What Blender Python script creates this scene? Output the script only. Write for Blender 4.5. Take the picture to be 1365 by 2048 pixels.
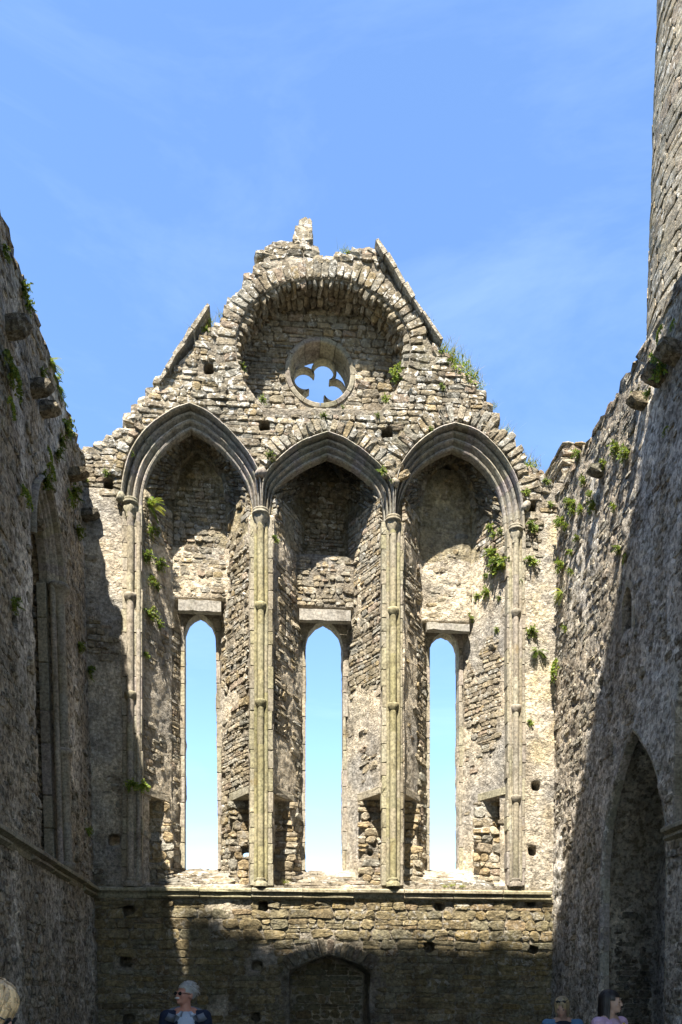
import bpy, bmesh, math, random
import numpy as np
from mathutils import Vector, Matrix

for o in list(bpy.data.objects):
    bpy.data.objects.remove(o)
SC = bpy.context.scene
COL = SC.collection
R = math.radians

# ------------------------------------------------------------------ camera
FPX = 1600.0            # focal length in photo pixels (photo 1365 x 2048)
HY = 1990.0             # horizon row
TH = math.atan(147.0 / 1600.0)
EYE = 1.65
D = 16.0                # camera to the inner face of the gable
cam_d = bpy.data.cameras.new('camera')
cam = bpy.data.objects.new('camera', cam_d)
COL.objects.link(cam)
cam.location = (0, 0, EYE)
cam.rotation_euler = (R(90), 0, -TH)
cam_d.sensor_fit = 'AUTO'
cam_d.sensor_width = 36.0
cam_d.lens = 36.0 * FPX / 2048.0
cam_d.shift_y = (HY - 1024.0) / 2048.0
cam_d.clip_end = 6000
SC.camera = cam

# ------------------------------------------------------------------ sky, sun, exposure
SUN_EL, SUN_AZ = 61.5, 20.5
wd = bpy.data.worlds.new("World")
SC.world = wd
wd.use_nodes = True
nt = wd.node_tree
bg = nt.nodes['Background']
sky = nt.nodes.new('ShaderNodeTexSky')
sky.sky_type = 'NISHITA'
sky.sun_disc = False
sky.sun_elevation = R(SUN_EL)
sky.sun_rotation = R(180 + SUN_AZ)
sky.air_density = 1.0
sky.dust_density = 0.15
sky.ozone_density = 1.6
hsv = nt.nodes.new('ShaderNodeHueSaturation')
hsv.inputs['Saturation'].default_value = 1.12
hsv.inputs['Hue'].default_value = 0.503
nt.links.new(sky.outputs[0], hsv.inputs['Color'])
# thin high cloud
tc = nt.nodes.new('ShaderNodeTexCoord')
mp = nt.nodes.new('ShaderNodeMapping')
mp.inputs['Scale'].default_value = (1.3, 1.3, 5.0)
mp.inputs['Rotation'].default_value = (0.25, 0.2, 0.5)
nz = nt.nodes.new('ShaderNodeTexNoise')
nz.inputs['Scale'].default_value = 2.2
nz.inputs['Detail'].default_value = 7
nz.inputs['Roughness'].default_value = 0.62
nz.inputs['Distortion'].default_value = 0.6
rp = nt.nodes.new('ShaderNodeValToRGB')
rp.color_ramp.elements[0].position = 0.48
rp.color_ramp.elements[0].color = (0, 0, 0, 1)
rp.color_ramp.elements[1].position = 0.86
rp.color_ramp.elements[1].color = (0.055, 0.055, 0.055, 1)
mx = nt.nodes.new('ShaderNodeMix')
mx.data_type = 'RGBA'
mx.inputs['B'].default_value = (8.2, 9.4, 10.6, 1)
nt.links.new(tc.outputs['Generated'], mp.inputs['Vector'])
nt.links.new(mp.outputs[0], nz.inputs['Vector'])
nt.links.new(nz.outputs['Fac'], rp.inputs['Fac'])
nt.links.new(rp.outputs['Color'], mx.inputs['Factor'])
nt.links.new(hsv.outputs[0], mx.inputs['A'])
nt.links.new(mx.outputs['Result'], bg.inputs['Color'])
bg.inputs['Strength'].default_value = 0.096

sd = Vector((math.sin(R(SUN_AZ)) * math.cos(R(SUN_EL)), math.cos(R(SUN_AZ)) * math.cos(R(SUN_EL)), -math.sin(R(SUN_EL))))
sun_d = bpy.data.lights.new('sun', 'SUN')
sun_d.energy = 5.0
sun_d.angle = R(0.53)
sun_d.color = (1.0, 0.93, 0.82)
sun = bpy.data.objects.new('sun', sun_d)
sun.rotation_euler = sd.to_track_quat('-Z', 'Y').to_euler()
sun.location = (-20, -30, 60)
COL.objects.link(sun)
SC.view_settings.view_transform = 'Standard'
SC.view_settings.look = 'None'
SC.view_settings.exposure = 2.0
SC.view_settings.gamma = 1.0
SC.view_settings.use_curve_mapping = False

# ------------------------------------------------------------------ photo pixel -> place
CT, ST = math.cos(TH), math.sin(TH)
def ray(px, py):
    u = (px - 682.5) / FPX
    return ST + u * CT, CT - u * ST, (HY - py) / FPX
def gp(px, py, dep=0.0):
    """pixel -> (x, z) on the plane parallel to the gable, dep metres behind its inner face"""
    a, b, c = ray(px, py)
    t = (D + dep) / b
    return t * a, EYE + t * c
def G(px, py, dep=0.0):
    x, z = gp(px, py, dep)
    return Vector((x, D + dep, z))
XL, LL = gp(189, 1775)[0], -0.030     # left wall: x at z = 3.8 and outward lean
XR, LR = gp(1106, 1785)[0], 0.012
Z0 = 3.8
def swp(px, py, side):
    """pixel -> (y, z) on the inner face of a side wall (side 0 left, 1 right)"""
    X0, l = (XL, LL) if side == 0 else (XR, LR)
    a, b, c = ray(px, py)
    t = (X0 + l * (EYE - Z0)) / (a - l * c)
    return t * b, EYE + t * c
def project(P):
    """world points (n,3) -> pixel, depth"""
    x, y, z = P[:, 0], P[:, 1], P[:, 2] - EYE
    w = x * ST + y * CT
    w = np.where(np.abs(w) < 1e-6, 1e-6, w)
    return 682.5 + FPX * (x * CT - y * ST) / w, HY - FPX * z / w, w

# ------------------------------------------------------------------ numpy noise
def _h(ix, iy, iz, s):
    n = (ix.astype(np.int64) * 374761393 + iy.astype(np.int64) * 668265263 + iz.astype(np.int64) * 2147483647 + s * 1274126177) & 0x7fffffff
    n = ((n ^ (n >> 13)) * 1274126177) & 0x7fffffff
    n = ((n ^ (n >> 16)) * 668265263) & 0x7fffffff
    return ((n ^ (n >> 15)) & 0xffff) / 65535.0
def vnoise(P, s=0):
    i = np.floor(P); f = P - i; f = f * f * (3 - 2 * f)
    x, y, z = i[:, 0], i[:, 1], i[:, 2]
    r = 0
    for dx in (0, 1):
        for dy in (0, 1):
            for dz in (0, 1):
                w = (f[:, 0] if dx else 1 - f[:, 0]) * (f[:, 1] if dy else 1 - f[:, 1]) * (f[:, 2] if dz else 1 - f[:, 2])
                r = r + w * _h(x + dx, y + dy, z + dz, s)
    return r
def fbm(P, sc, octv=4, s=0, gain=0.5):
    P = np.asarray(P, float); a, t, r = 1.0, 0.0, 0.0
    for k in range(octv):
        r = r + a * vnoise(P * sc * (2.03 ** k) + 17.3 * k, s + k); t += a; a *= gain
    return r / t

# ------------------------------------------------------------------ polygons
def inside(poly, U, V):
    poly = np.asarray(poly, float)
    U = np.asarray(U, float); V = np.asarray(V, float)
    r = np.zeros(U.shape, bool)
    m = (U >= poly[:, 0].min()) & (U <= poly[:, 0].max()) & (V >= poly[:, 1].min()) & (V <= poly[:, 1].max())
    if not m.any(): return r
    u, v = U[m], V[m]; c = np.zeros(u.shape, bool)
    for (x1, y1), (x2, y2) in zip(poly, np.roll(poly, -1, 0)):
        k = (y1 > v) != (y2 > v)
        if y1 != y2:
            c ^= k & (u < (x2 - x1) * (v - y1) / (y2 - y1) + x1)
    r[m] = c
    return r
def resample(pts, n):
    p = np.asarray(pts, float)
    d = np.r_[0, np.cumsum(np.linalg.norm(np.diff(p, axis=0), axis=1))]
    t = np.linspace(0, d[-1], n)
    # Catmull style smoothing by cubic hermite
    m = np.gradient(p, d, axis=0)
    k = np.clip(np.searchsorted(d, t, 'right') - 1, 0, len(d) - 2)
    h = (d[k + 1] - d[k])[:, None]; s = ((t - d[k]) / (d[k + 1] - d[k]))[:, None]
    return ((2*s**3 - 3*s**2 + 1) * p[k] + (s**3 - 2*s**2 + s) * h * m[k] + (-2*s**3 + 3*s**2) * p[k + 1] + (s**3 - s**2) * h * m[k + 1])

# ------------------------------------------------------------------ materials
def nodes(mat):
    mat.use_nodes = True
    t = mat.node_tree
    b = t.nodes['Principled BSDF']
    return t, b
def stone_mat(name, lichen=0.5, moss=0.3, stain=0.55, bump=0.6, bdist=0.02, scale=1.0, rough=0.92, pits=0.0):
    """weathered stone: colour of each piece from its 'tint' attribute, lichen, algae, rain stains, grain"""
    m = bpy.data.materials.new(name)
    t, b = nodes(m); N = t.nodes; L = t.links
    at = N.new('ShaderNodeAttribute'); at.attribute_name = 'tint'
    ge = N.new('ShaderNodeNewGeometry')
    def noise(sc, det=5, ro=0.6, map_=None, dist=0.0):
        n = N.new('ShaderNodeTexNoise'); n.inputs['Scale'].default_value = sc; n.inputs['Detail'].default_value = det
        n.inputs['Roughness'].default_value = ro; n.inputs['Distortion'].default_value = dist
        if map_:
            mm = N.new('ShaderNodeMapping'); mm.inputs['Scale'].default_value = map_
            L.new(ge.outputs['Position'], mm.inputs['Vector']); L.new(mm.outputs[0], n.inputs['Vector'])
        else:
            L.new(ge.outputs['Position'], n.inputs['Vector'])
        return n.outputs['Fac']
    def ramp(v, a, c, lo=0.0, hi=1.0):
        r = N.new('ShaderNodeMapRange'); r.inputs['From Min'].default_value = a; r.inputs['From Max'].default_value = c
        r.inputs['To Min'].default_value = lo; r.inputs['To Max'].default_value = hi; r.interpolation_type = 'SMOOTHSTEP'
        L.new(v, r.inputs['Value']); return r.outputs[0]
    def mul(a, c):
        k = N.new('ShaderNodeMath'); k.operation = 'MULTIPLY'
        for i, q in enumerate((a, c)):
            if isinstance(q, (int, float)): k.inputs[i].default_value = q
            else: L.new(q, k.inputs[i])
        return k.outputs[0]
    def mix(a, c, f, mode='MIX'):
        k = N.new('ShaderNodeMix'); k.data_type = 'RGBA'; k.blend_type = mode
        for s, q in (('A', a), ('B', c), ('Factor', f)):
            if isinstance(q, (int, float)): k.inputs[s].default_value = q
            elif isinstance(q, tuple): k.inputs[s].default_value = (*q, 1)
            else: L.new(q, k.inputs[s])
        return k.outputs['Result']
    c = at.outputs['Color']
    g = N.new('ShaderNodeCombineColor')
    v = ramp(noise(14 * scale, 8, 0.7), 0.28, 0.72, 0.48, 1.52)
    for s in ('Red', 'Green', 'Blue'): L.new(v, g.inputs[s])
    c = mix(c, g.outputs[0], 1.0, 'MULTIPLY')
    # large blotches: grey against warm
    c = mix(c, (0.62, 0.66, 0.72), ramp(noise(0.9, 5), 0.45, 0.68, 0.0, 0.5), 'MULTIPLY')
    c = mix(c, (0.50, 0.46, 0.40), ramp(noise(4.5, 6, 0.7), 0.52, 0.66, 0.0, 0.55), 'MULTIPLY')
    c = mix(c, (0.24, 0.165, 0.06), ramp(noise(2.6, 5, 0.65), 0.60, 0.75, 0.0, 0.45))
    # rain streaks
    c = mix(c, (0.42, 0.38, 0.33), ramp(noise(1.0, 6, 0.6, (3.2, 3.2, 0.35)), 0.5, 0.68, 0.0, stain), 'MULTIPLY')
    # black pits
    c = mix(c, (0.30, 0.27, 0.24), ramp(noise(38 * scale, 3, 0.6), 0.60, 0.72, 0.0, 0.65), 'MULTIPLY')
    if pits > 0:
        c = mix(c, (0.24, 0.215, 0.185), ramp(noise(11 * scale, 5, 0.62), 0.49, 0.57, 0.0, pits), 'MULTIPLY')
    # algae
    if moss > 0:
        c = mix(c, (0.10, 0.098, 0.03), ramp(noise(1.3, 6, 0.65, (1, 1, 0.5)), 0.52, 0.72, 0.0, moss))
    # pale lichen, weighted by the piece
    li = mul(ramp(noise(9 * scale, 5, 0.62, None, 0.4), 0.535, 0.60), at.outputs['Alpha'])
    c = mix(c, (0.52, 0.50, 0.45), mul(li, lichen))
    L.new(c, b.inputs['Base Color'])
    b.inputs['Roughness'].default_value = rough
    b.inputs['Specular IOR Level'].default_value = 0.2
    bp = N.new('ShaderNodeBump'); bp.inputs['Strength'].default_value = bump; bp.inputs['Distance'].default_value = bdist
    ad = N.new('ShaderNodeMath'); ad.operation = 'ADD'
    L.new(noise(26 * scale, 6, 0.7), ad.inputs[0]); L.new(mul(noise(8 * scale, 4, 0.6), 1.6), ad.inputs[1])
    L.new(ad.outputs[0], bp.inputs['Height']); L.new(bp.outputs[0], b.inputs['Normal'])
    return m
M_STONE = stone_mat('rubble_stone', 0.9, 0.22, 0.55, 1.0, 0.035)
M_CORE = stone_mat('lime_mortar', 0.3, 0.2, 0.5, 1.0, 0.05, pits=0.25)
M_SIDE = stone_mat('pitted_rubble_stone', 0.6, 0.25, 0.42, 1.0, 0.06, pits=0.72)
M_ASH = stone_mat('dressed_sandstone', 0.25, 0.3, 0.45, 0.25, 0.01, 1.4)

def plain_mat(name, col, rough=0.8, var=0.15, sc=30, spec=0.3, trans=0.0):
    m = bpy.data.materials.new(name)
    t, b = nodes(m); N = t.nodes; L = t.links
    n = N.new('ShaderNodeTexNoise'); n.inputs['Scale'].default_value = sc; n.inputs['Detail'].default_value = 4
    co = N.new('ShaderNodeTexCoord'); L.new(co.outputs['Object'], n.inputs['Vector'])
    k = N.new('ShaderNodeMix'); k.data_type = 'RGBA'
    k.inputs['A'].default_value = (*[c * (1 - var) for c in col], 1); k.inputs['B'].default_value = (*[min(1, c * (1 + var)) for c in col], 1)
    L.new(n.outputs['Fac'], k.inputs['Factor']); L.new(k.outputs['Result'], b.inputs['Base Color'])
    b.inputs['Roughness'].default_value = rough; b.inputs['Specular IOR Level'].default_value = spec
    return m

# ------------------------------------------------------------------ objects
def tag(o, label=None, cat=None, group=None, kind=None):
    if label: o['label'] = label
    if cat: o['category'] = cat
    if group: o['group'] = group
    if kind: o['kind'] = kind
    return o
def empty(name, loc=(0, 0, 0), parent=None):
    o = bpy.data.objects.new(name, None); o.empty_display_size = 0.3
    COL.objects.link(o); o.location = loc
    if parent: o.parent = parent
    return o
def set_tint(me, cols):
    a = me.attributes.new('tint', 'FLOAT_COLOR', 'POINT')
    a.data.foreach_set('color', np.asarray(cols, np.float32).ravel())
def mesh_obj(name, verts, faces, mat, parent=None, cols=None, smooth=False, origin=None):
    V = np.asarray(verts, float).reshape(-1, 3)
    me = bpy.data.meshes.new(name)
    org = np.zeros(3)
    if origin is not None:
        org = np.asarray(origin, float)
    me.from_pydata((V - org).tolist(), [], [list(f) for f in faces])
    if cols is not None:
        cols = np.asarray(cols, float)
        if cols.ndim == 1: cols = np.tile(cols, (len(V), 1))
        if cols.shape[1] == 3: cols = np.c_[cols, np.full(len(cols), 0.3)]
        set_tint(me, cols)
    if smooth: me.shade_smooth()
    if mat: me.materials.append(mat)
    o = bpy.data.objects.new(name, me); COL.objects.link(o)
    o.location = org
    if parent is not None:
        o.parent = parent
        o.matrix_parent_inverse = Matrix.Translation(-wloc(parent))
    return o
def wloc(o):
    # world location of an unrotated chain
    v = Vector(o.location)
    if o.parent: v = v + wloc(o.parent) + o.matrix_parent_inverse.translation
    return v
class MB:
    def __init__(s): s.v, s.f, s.c, s.n = [], [], [], 0
    def add(s, V, F, col):
        V = np.asarray(V, float); s.v.append(V)
        s.f += [[i + s.n for i in f] for f in F]
        col = np.asarray(col, float)
        s.c.append(np.tile(col, (len(V), 1)) if col.ndim == 1 else col)
        s.n += len(V)
    def build(s, name, mat, parent=None, smooth=False, origin=None):
        V = np.concatenate(s.v); C = np.concatenate(s.c)
        return mesh_obj(name, V, s.f, mat, parent, C, smooth, origin if origin is not None else V.mean(0))

PAL = np.array([(.42, .385, .32), (.36, .345, .305), (.44, .395, .31), (.32, .285, .235), (.37, .37, .35), (.42, .355, .30), (.44, .37, .25), (.38, .34, .27), (.50, .465, .40)])
WARM = np.array((1.05, .98, .85))
PALW = np.array([.22, .16, .15, .1, .12, .06, .05, .1, .04])
def tint(rng, gain=1.0, lich=0.4):
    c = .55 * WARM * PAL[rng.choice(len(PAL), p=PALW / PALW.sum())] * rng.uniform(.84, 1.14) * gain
    return np.r_[c, np.clip(rng.normal(lich, .3), 0, 1)]

# --- stones: an irregular eight-sided outline, a shoulder and an uneven crown (25 points, 40 triangles)
SF = []
for i in range(8):
    j = (i + 1) % 8
    SF += [(i, j, 8 + j, 8 + i), (8 + i, 8 + j, 16 + j, 16 + i), (16 + i, 16 + j, 24)]
SFR = [tuple(reversed(f)) for f in SF]
def layout(rng, u0, u1, v0, v1, h=(.09, .2), l=(.14, .42)):
    out = []; v = v0
    while v < v1:
        hh = rng.uniform(*h); u = u0 - rng.uniform(0, l[0])
        while u < u1:
            ll = min(rng.uniform(*l) * rng.uniform(.7, 1.2), hh * 4.2)
            q = rng.random()
            if hh > .6 * h[1] and q < .25:
                s = rng.uniform(.35, .65)
                out.append((u, v, ll, hh * s)); out.append((u, v + hh * s, ll, hh * (1 - s)))
            else:
                out.append((u, v, ll, hh))
            u += ll
        v += hh
    return np.array(out)
def octs(rng, rects, gap=.005, ch=(.12, .4), jit=.10):
    n = len(rects); O = np.zeros((n, 8, 2))
    u, v, l, h = rects.T
    g = np.minimum(gap, .16 * np.minimum(l, h))
    a, b, c, d = u + g, v + g, u + l - g, v + h - g
    k = rng.uniform(ch[0], ch[1], (n, 4)) * np.minimum(l, h)[:, None]
    k2 = rng.uniform(ch[0], ch[1], (n, 4)) * np.minimum(l, h)[:, None]
    O[:, 0] = np.c_[a + k[:, 0], b]; O[:, 1] = np.c_[c - k[:, 1], b]
    O[:, 2] = np.c_[c, b + k2[:, 1]]; O[:, 3] = np.c_[c, d - k2[:, 2]]
    O[:, 4] = np.c_[c - k[:, 2], d]; O[:, 5] = np.c_[a + k[:, 3], d]
    O[:, 6] = np.c_[a, d - k2[:, 3]]; O[:, 7] = np.c_[a, b + k2[:, 0]]
    O += rng.normal(0, 1, O.shape) * (jit * np.minimum(l, h))[:, None, None] * .5
    return O
def clip(O, inc, exc):
    """keep outlines whose middle lies inside; pull stray corners in"""
    def ok(U, V):
        r = np.ones(U.shape, bool)
        if inc is not None: r &= inside(inc, U, V)
        for e in exc: r &= ~inside(e, U, V)
        return r
    C = O.mean(1)
    k = ok(C[:, 0], C[:, 1]); O, C = O[k], C[k]
    lo = np.zeros(O.shape[:2]); hi = np.ones(O.shape[:2])
    good = ok(O[..., 0], O[..., 1])
    lo[good] = 1
    for _ in range(6):
        mid = (lo + hi) / 2
        P = C[:, None] + (O - C[:, None]) * mid[..., None]
        g = ok(P[..., 0], P[..., 1])
        lo = np.where(good, 1, np.where(g, mid, lo)); hi = np.where(g, hi, mid)
    O = C[:, None] + (O - C[:, None]) * lo[..., None]
    size = np.ptp(O, axis=1).min(1)
    return O[size > .035]
def raise_stones(rng, O, S, hgt=(.02, .055), sink=.05, gain=1.0, lich=.4, colf=None, flip=False, crown=.8):
    """outlines -> list of (verts, tint)"""
    n = len(O)
    if n == 0: return []
    C = O.mean(1, keepdims=True)
    P0, N0 = S(O[..., 0].ravel(), O[..., 1].ravel())
    P0 = P0.reshape(n, 8, 3); N0 = N0.reshape(n, 8, 3)
    In = C + (O - C) * (crown + rng.normal(0, .07, (n, 8, 1)))
    P2, N2 = S(In[..., 0].ravel(), In[..., 1].ravel())
    P2 = P2.reshape(n, 8, 3); N2 = N2.reshape(n, 8, 3)
    Pc, Nc = S(C[:, 0, 0], C[:, 0, 1])
    sz = np.ptp(O, axis=1).min(1)
    h = rng.uniform(hgt[0], hgt[1], n) * np.clip(sz / .11, .5, 1.3)
    tl = rng.normal(0, .35, (n, 2))
    rel = (In - C) / np.maximum(np.ptp(O, axis=1)[:, None], 1e-3)
    h2 = h[:, None] * (1 + (rel * tl[:, None]).sum(-1) * 1.6 + rng.normal(0, .16, (n, 8)))
    h1 = h[:, None] * (.5 + (rel * tl[:, None]).sum(-1) + rng.normal(0, .12, (n, 8)))
    V = np.concatenate([P0 - N0 * sink, P0 + N0 * h1[..., None], P2 + N2 * h2[..., None], (Pc + Nc * (h * rng.uniform(.95, 1.25, n))[:, None])[:, None]], 1)
    out = []
    for i in range(n):
        t = tint(rng, gain, lich)
        if colf is not None: t = colf(V[i, 24], t, rng)
        out.append((V[i], t))
    return out
def plane_S(P, U, V, N):
    P, U, V, N = (np.asarray(q, float) for q in (P, U, V, N))
    def S(u, v):
        u = np.asarray(u); v = np.asarray(v)
        return P + u[..., None] * U + v[..., None] * V, np.broadcast_to(N, u.shape + (3,)).copy()
    S.flip = np.dot(np.cross(U, V), N) < 0
    return S
def rubble(rng, S, box, inc=None, exc=(), keep=None, h=(.09, .2), l=(.14, .42), warp=.05, **kw):
    L = layout(rng, *box, h=h, l=l)
    O = octs(rng, L)
    q = np.c_[O.reshape(-1, 2), np.full(O.shape[0] * 8, rng.uniform(0, 50))]
    O = O + np.stack([fbm(q, .9, 2, 3), fbm(q, .9, 2, 9)], -1).reshape(O.shape) * warp * 2 - warp
    O = clip(O, inc, exc)
    if keep is not None and len(O):
        C = O.mean(1); O = O[rng.random(len(O)) < keep(C[:, 0], C[:, 1])]
    st = raise_stones(rng, O, S, **kw)
    return [(v, t, SFR if S.flip else SF) for v, t in st]
def rock(rng, c, size, rot=None, rough=.12):
    """irregular block: 26 points, 48 triangles"""
    V, idx = [], {}
    for x in (-1, 0, 1):
        for y in (-1, 0, 1):
            for z in (-1, 0, 1):
                if x or y or z:
                    idx[(x, y, z)] = len(V)
                    e = abs(x) + abs(y) + abs(z)
                    k = {1: 1.06, 2: .95, 3: .84}[e]
                    V.append(np.array((x, y, z)) * .5 * k)
    V = np.array(V) + rng.normal(0, rough * .35, (26, 3))
    F = []
    for ax in range(3):
        for s in (-1, 1):
            b, d = [(1, 2), (2, 0), (0, 1)][ax]
            for i in (-1, 0):
                for j in (-1, 0):
                    q = []
                    for (p, r) in ((i, j), (i + 1, j), (i + 1, j + 1), (i, j + 1)):
                        k = [0, 0, 0]; k[ax] = s; k[b] = p; k[d] = r; q.append(idx[tuple(k)])
                    F.append(tuple(q if s > 0 else reversed(q)))
    V = V * np.asarray(size)
    if rot is not None: V = V @ np.array(rot.to_matrix()).T if hasattr(rot, 'to_matrix') else V @ np.asarray(rot).T
    return V + np.asarray(c), F
def eul(x, y, z):
    from mathutils import Euler
    return Euler((x, y, z))
def place_stones(stones, parent, mat, name='stone', limit=300, rest='rubble'):
    """the largest in view become parts of their own, the remainder one stuff part"""
    cen = np.array([s[0].mean(0) for s in stones])
    px, py, w = project(cen)
    sc = []
    for s, x, y, d in zip(stones, px, py, w):
        a, b, _ = project(s[0])
        ar = (np.ptp(a) * np.ptp(b)) if (0 < x < 1365 and 0 < y < 2048 and d > 0) else -1
        sc.append(ar)
    order = np.argsort(-np.array(sc))
    for i in order[:limit]:
        v, t, f = stones[i]
        mesh_obj(name, v, f, mat, parent, t, False, v.mean(0))
    if len(order) > limit:
        mb = MB()
        for i in order[limit:]:
            v, t, f = stones[i]; mb.add(v, f, t)
        o = mb.build(rest, mat, parent); tag(o, kind='stuff')

# --- solids for cutting
def prism(poly, y0, y1):
    """(x, z) outline extruded along y"""
    n = len(poly)
    V = [(x, y0, z) for x, z in poly] + [(x, y1, z) for x, z in poly]
    F = [tuple(range(n)), tuple(range(2 * n - 1, n - 1, -1))] + [(i, i + n, (i + 1) % n + n, (i + 1) % n) for i in range(n)]
    return V, F
def loft(A, B):
    n = len(A)
    V = [tuple(p) for p in A] + [tuple(p) for p in B]
    F = [tuple(range(n)), tuple(range(2 * n - 1, n - 1, -1))] + [(i, i + n, (i + 1) % n + n, (i + 1) % n) for i in range(n)]
    return V, F
def boxs(x0, x1, y0, y1, z0, z1):
    return prism([(x0, z0), (x1, z0), (x1, z1), (x0, z1)], y0, y1)
def tmp_obj(V, F):
    me = bpy.data.meshes.new('tmp'); me.from_pydata([tuple(v) for v in V], [], F)
    bm = bmesh.new(); bm.from_mesh(me)
    bmesh.ops.recalc_face_normals(bm, faces=bm.faces)
    bmesh.ops.triangulate(bm, faces=bm.faces)
    bm.to_mesh(me); bm.free()
    o = bpy.data.objects.new('tmp', me); COL.objects.link(o); return o
def carve(base, cutters, extra=(), voxel=None):
    o = tmp_obj(*base); cs = []
    for c in cutters:
        k = tmp_obj(*c); cs.append(k)
        m = o.modifiers.new('b', 'BOOLEAN'); m.operation = 'DIFFERENCE'; m.object = k; m.solver = 'EXACT'
    dg = bpy.context.evaluated_depsgraph_get()
    me = bpy.data.meshes.new_from_object(o.evaluated_get(dg))
    if extra:
        bm = bmesh.new(); bm.from_mesh(me)
        for e in extra:
            k = tmp_obj(*e); bm.from_mesh(k.data); cs.append(k)
        bm.to_mesh(me); bm.free()
    for k in cs + [o]:
        d = k.data; bpy.data.objects.remove(k); bpy.data.meshes.remove(d)
    if voxel:
        o = bpy.data.objects.new('tmp', me); COL.objects.link(o)
        m = o.modifiers.new('r', 'REMESH'); m.mode = 'VOXEL'; m.voxel_size = voxel
        dg = bpy.context.evaluated_depsgraph_get()
        me2 = bpy.data.meshes.new_from_object(o.evaluated_get(dg))
        bpy.data.objects.remove(o); bpy.data.meshes.remove(me); me = me2
    return me
def weather(me, amp=.03, sc=2.2, seed=0, amp2=.012, extra=None):
    """uneven old mortar: push the skin in and out"""
    n = len(me.vertices)
    P = np.empty(n * 3); me.vertices.foreach_get('co', P); P = P.reshape(-1, 3)
    Nn = np.empty(n * 3, np.float32); me.vertex_normals.foreach_get('vector', Nn); Nn = Nn.reshape(-1, 3)
    d = (fbm(P, sc, 4, seed) - .47) * 2 * amp + (fbm(P, 9, 2, seed + 7) - .5) * 2 * amp2
    if extra is not None: d = d + extra(P)
    P = P + Nn * d[:, None]
    me.vertices.foreach_set('co', P.ravel()); me.update()
    return P
def core_obj(name, me, mat, parent, cols):
    set_tint(me, cols)
    me.materials.clear(); me.materials.append(mat)
    me.shade_smooth()
    o = bpy.data.objects.new(name, me); COL.objects.link(o)
    o.parent = parent; o.matrix_parent_inverse = Matrix.Translation(-wloc(parent))
    return o

# --- one dressed block: outline (u, v rectangle) on a plane, thickness d, small chamfer
def block(rng, S, u0, u1, v0, v1, d=.1, sink=.15, ch=(.03, .07), crown=.9, rough=.004):
    O = octs(rng, np.array([(u0, v0, u1 - u0, v1 - v0)]), .004, ch, .012)
    C = O.mean(1, keepdims=True)
    dd = np.ptp(O[0], axis=0)
    In = C + (O - C) * (1 - .016 / np.maximum(dd, .06))
    P0, N0 = S(O[0, :, 0], O[0, :, 1]); P2, N2 = S(In[0, :, 0], In[0, :, 1]); Pc, Nc = S(C[0, :, 0], C[0, :, 1])
    e = rng.normal(0, rough, (8, 1))
    V = np.concatenate([P0 - N0 * sink, P0 + N0 * (d - .006), P2 + N2 * (d + e), Pc + Nc * (d + .002)])
    return V, (SFR if S.flip else SF)
ASHC = np.array([.285, .255, .20])
def ash(rng, k=1.0, green=0.0):
    c = ASHC * rng.uniform(.85, 1.12) * k * np.array([1, rng.uniform(.96, 1.03), rng.uniform(.9, 1.08)])
    c = c * (1 - green) + np.array([.235, .212, .075]) * green
    return np.r_[c, .15]
def lathe(prof, c, n=14, a0=0, a1=2 * math.pi):
    """profile (r, z) about a vertical axis at c"""
    V, F = [], []
    full = abs(a1 - a0 - 2 * math.pi) < 1e-6
    for k in range(n if full else n + 1):
        a = a0 + (a1 - a0) * k / n
        for r, z in prof: V.append((c[0] + r * math.cos(a), c[1] + r * math.sin(a), c[2] + z))
    m = len(prof)
    for k in range(n):
        k2 = (k + 1) % n if full else k + 1
        for i in range(m - 1): F.append((k * m + i, k2 * m + i, k2 * m + i + 1, k * m + i + 1))
    return V, F
# ------------------------------------------------------------------ ground
rng = np.random.default_rng(5)
def ground_mat():
    m = bpy.data.materials.new('gravel_and_turf')
    t, b = nodes(m); N = t.nodes; L = t.links
    ge = N.new('ShaderNodeNewGeometry')
    a = N.new('ShaderNodeTexNoise'); a.inputs['Scale'].default_value = 0.25; a.inputs['Detail'].default_value = 6
    c = N.new('ShaderNodeTexNoise'); c.inputs['Scale'].default_value = 30; c.inputs['Detail'].default_value = 5
    L.new(ge.outputs['Position'], a.inputs['Vector']); L.new(ge.outputs['Position'], c.inputs['Vector'])
    k = N.new('ShaderNodeMix'); k.data_type = 'RGBA'; k.inputs['A'].default_value = (.20, .18, .15, 1); k.inputs['B'].default_value = (.32, .29, .24, 1)
    L.new(c.outputs['Fac'], k.inputs['Factor'])
    r = N.new('ShaderNodeMapRange'); r.inputs['From Min'].default_value = .45; r.inputs['From Max'].default_value = .6
    L.new(a.outputs['Fac'], r.inputs['Value'])
    k2 = N.new('ShaderNodeMix'); k2.data_type = 'RGBA'; k2.inputs['B'].default_value = (.075, .11, .035, 1)
    L.new(k.outputs['Result'], k2.inputs['A']); L.new(r.outputs[0], k2.inputs['Factor']); L.new(k2.outputs['Result'], b.inputs['Base Color'])
    b.inputs['Roughness'].default_value = .95
    return m
gv = [(-3000, -3000, 0), (3000, -3000, 0), (3000, 3000, 0), (-3000, 3000, 0)]
tag(mesh_obj('ground', gv, [(0, 1, 2, 3)], ground_mat()), kind='structure')

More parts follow.
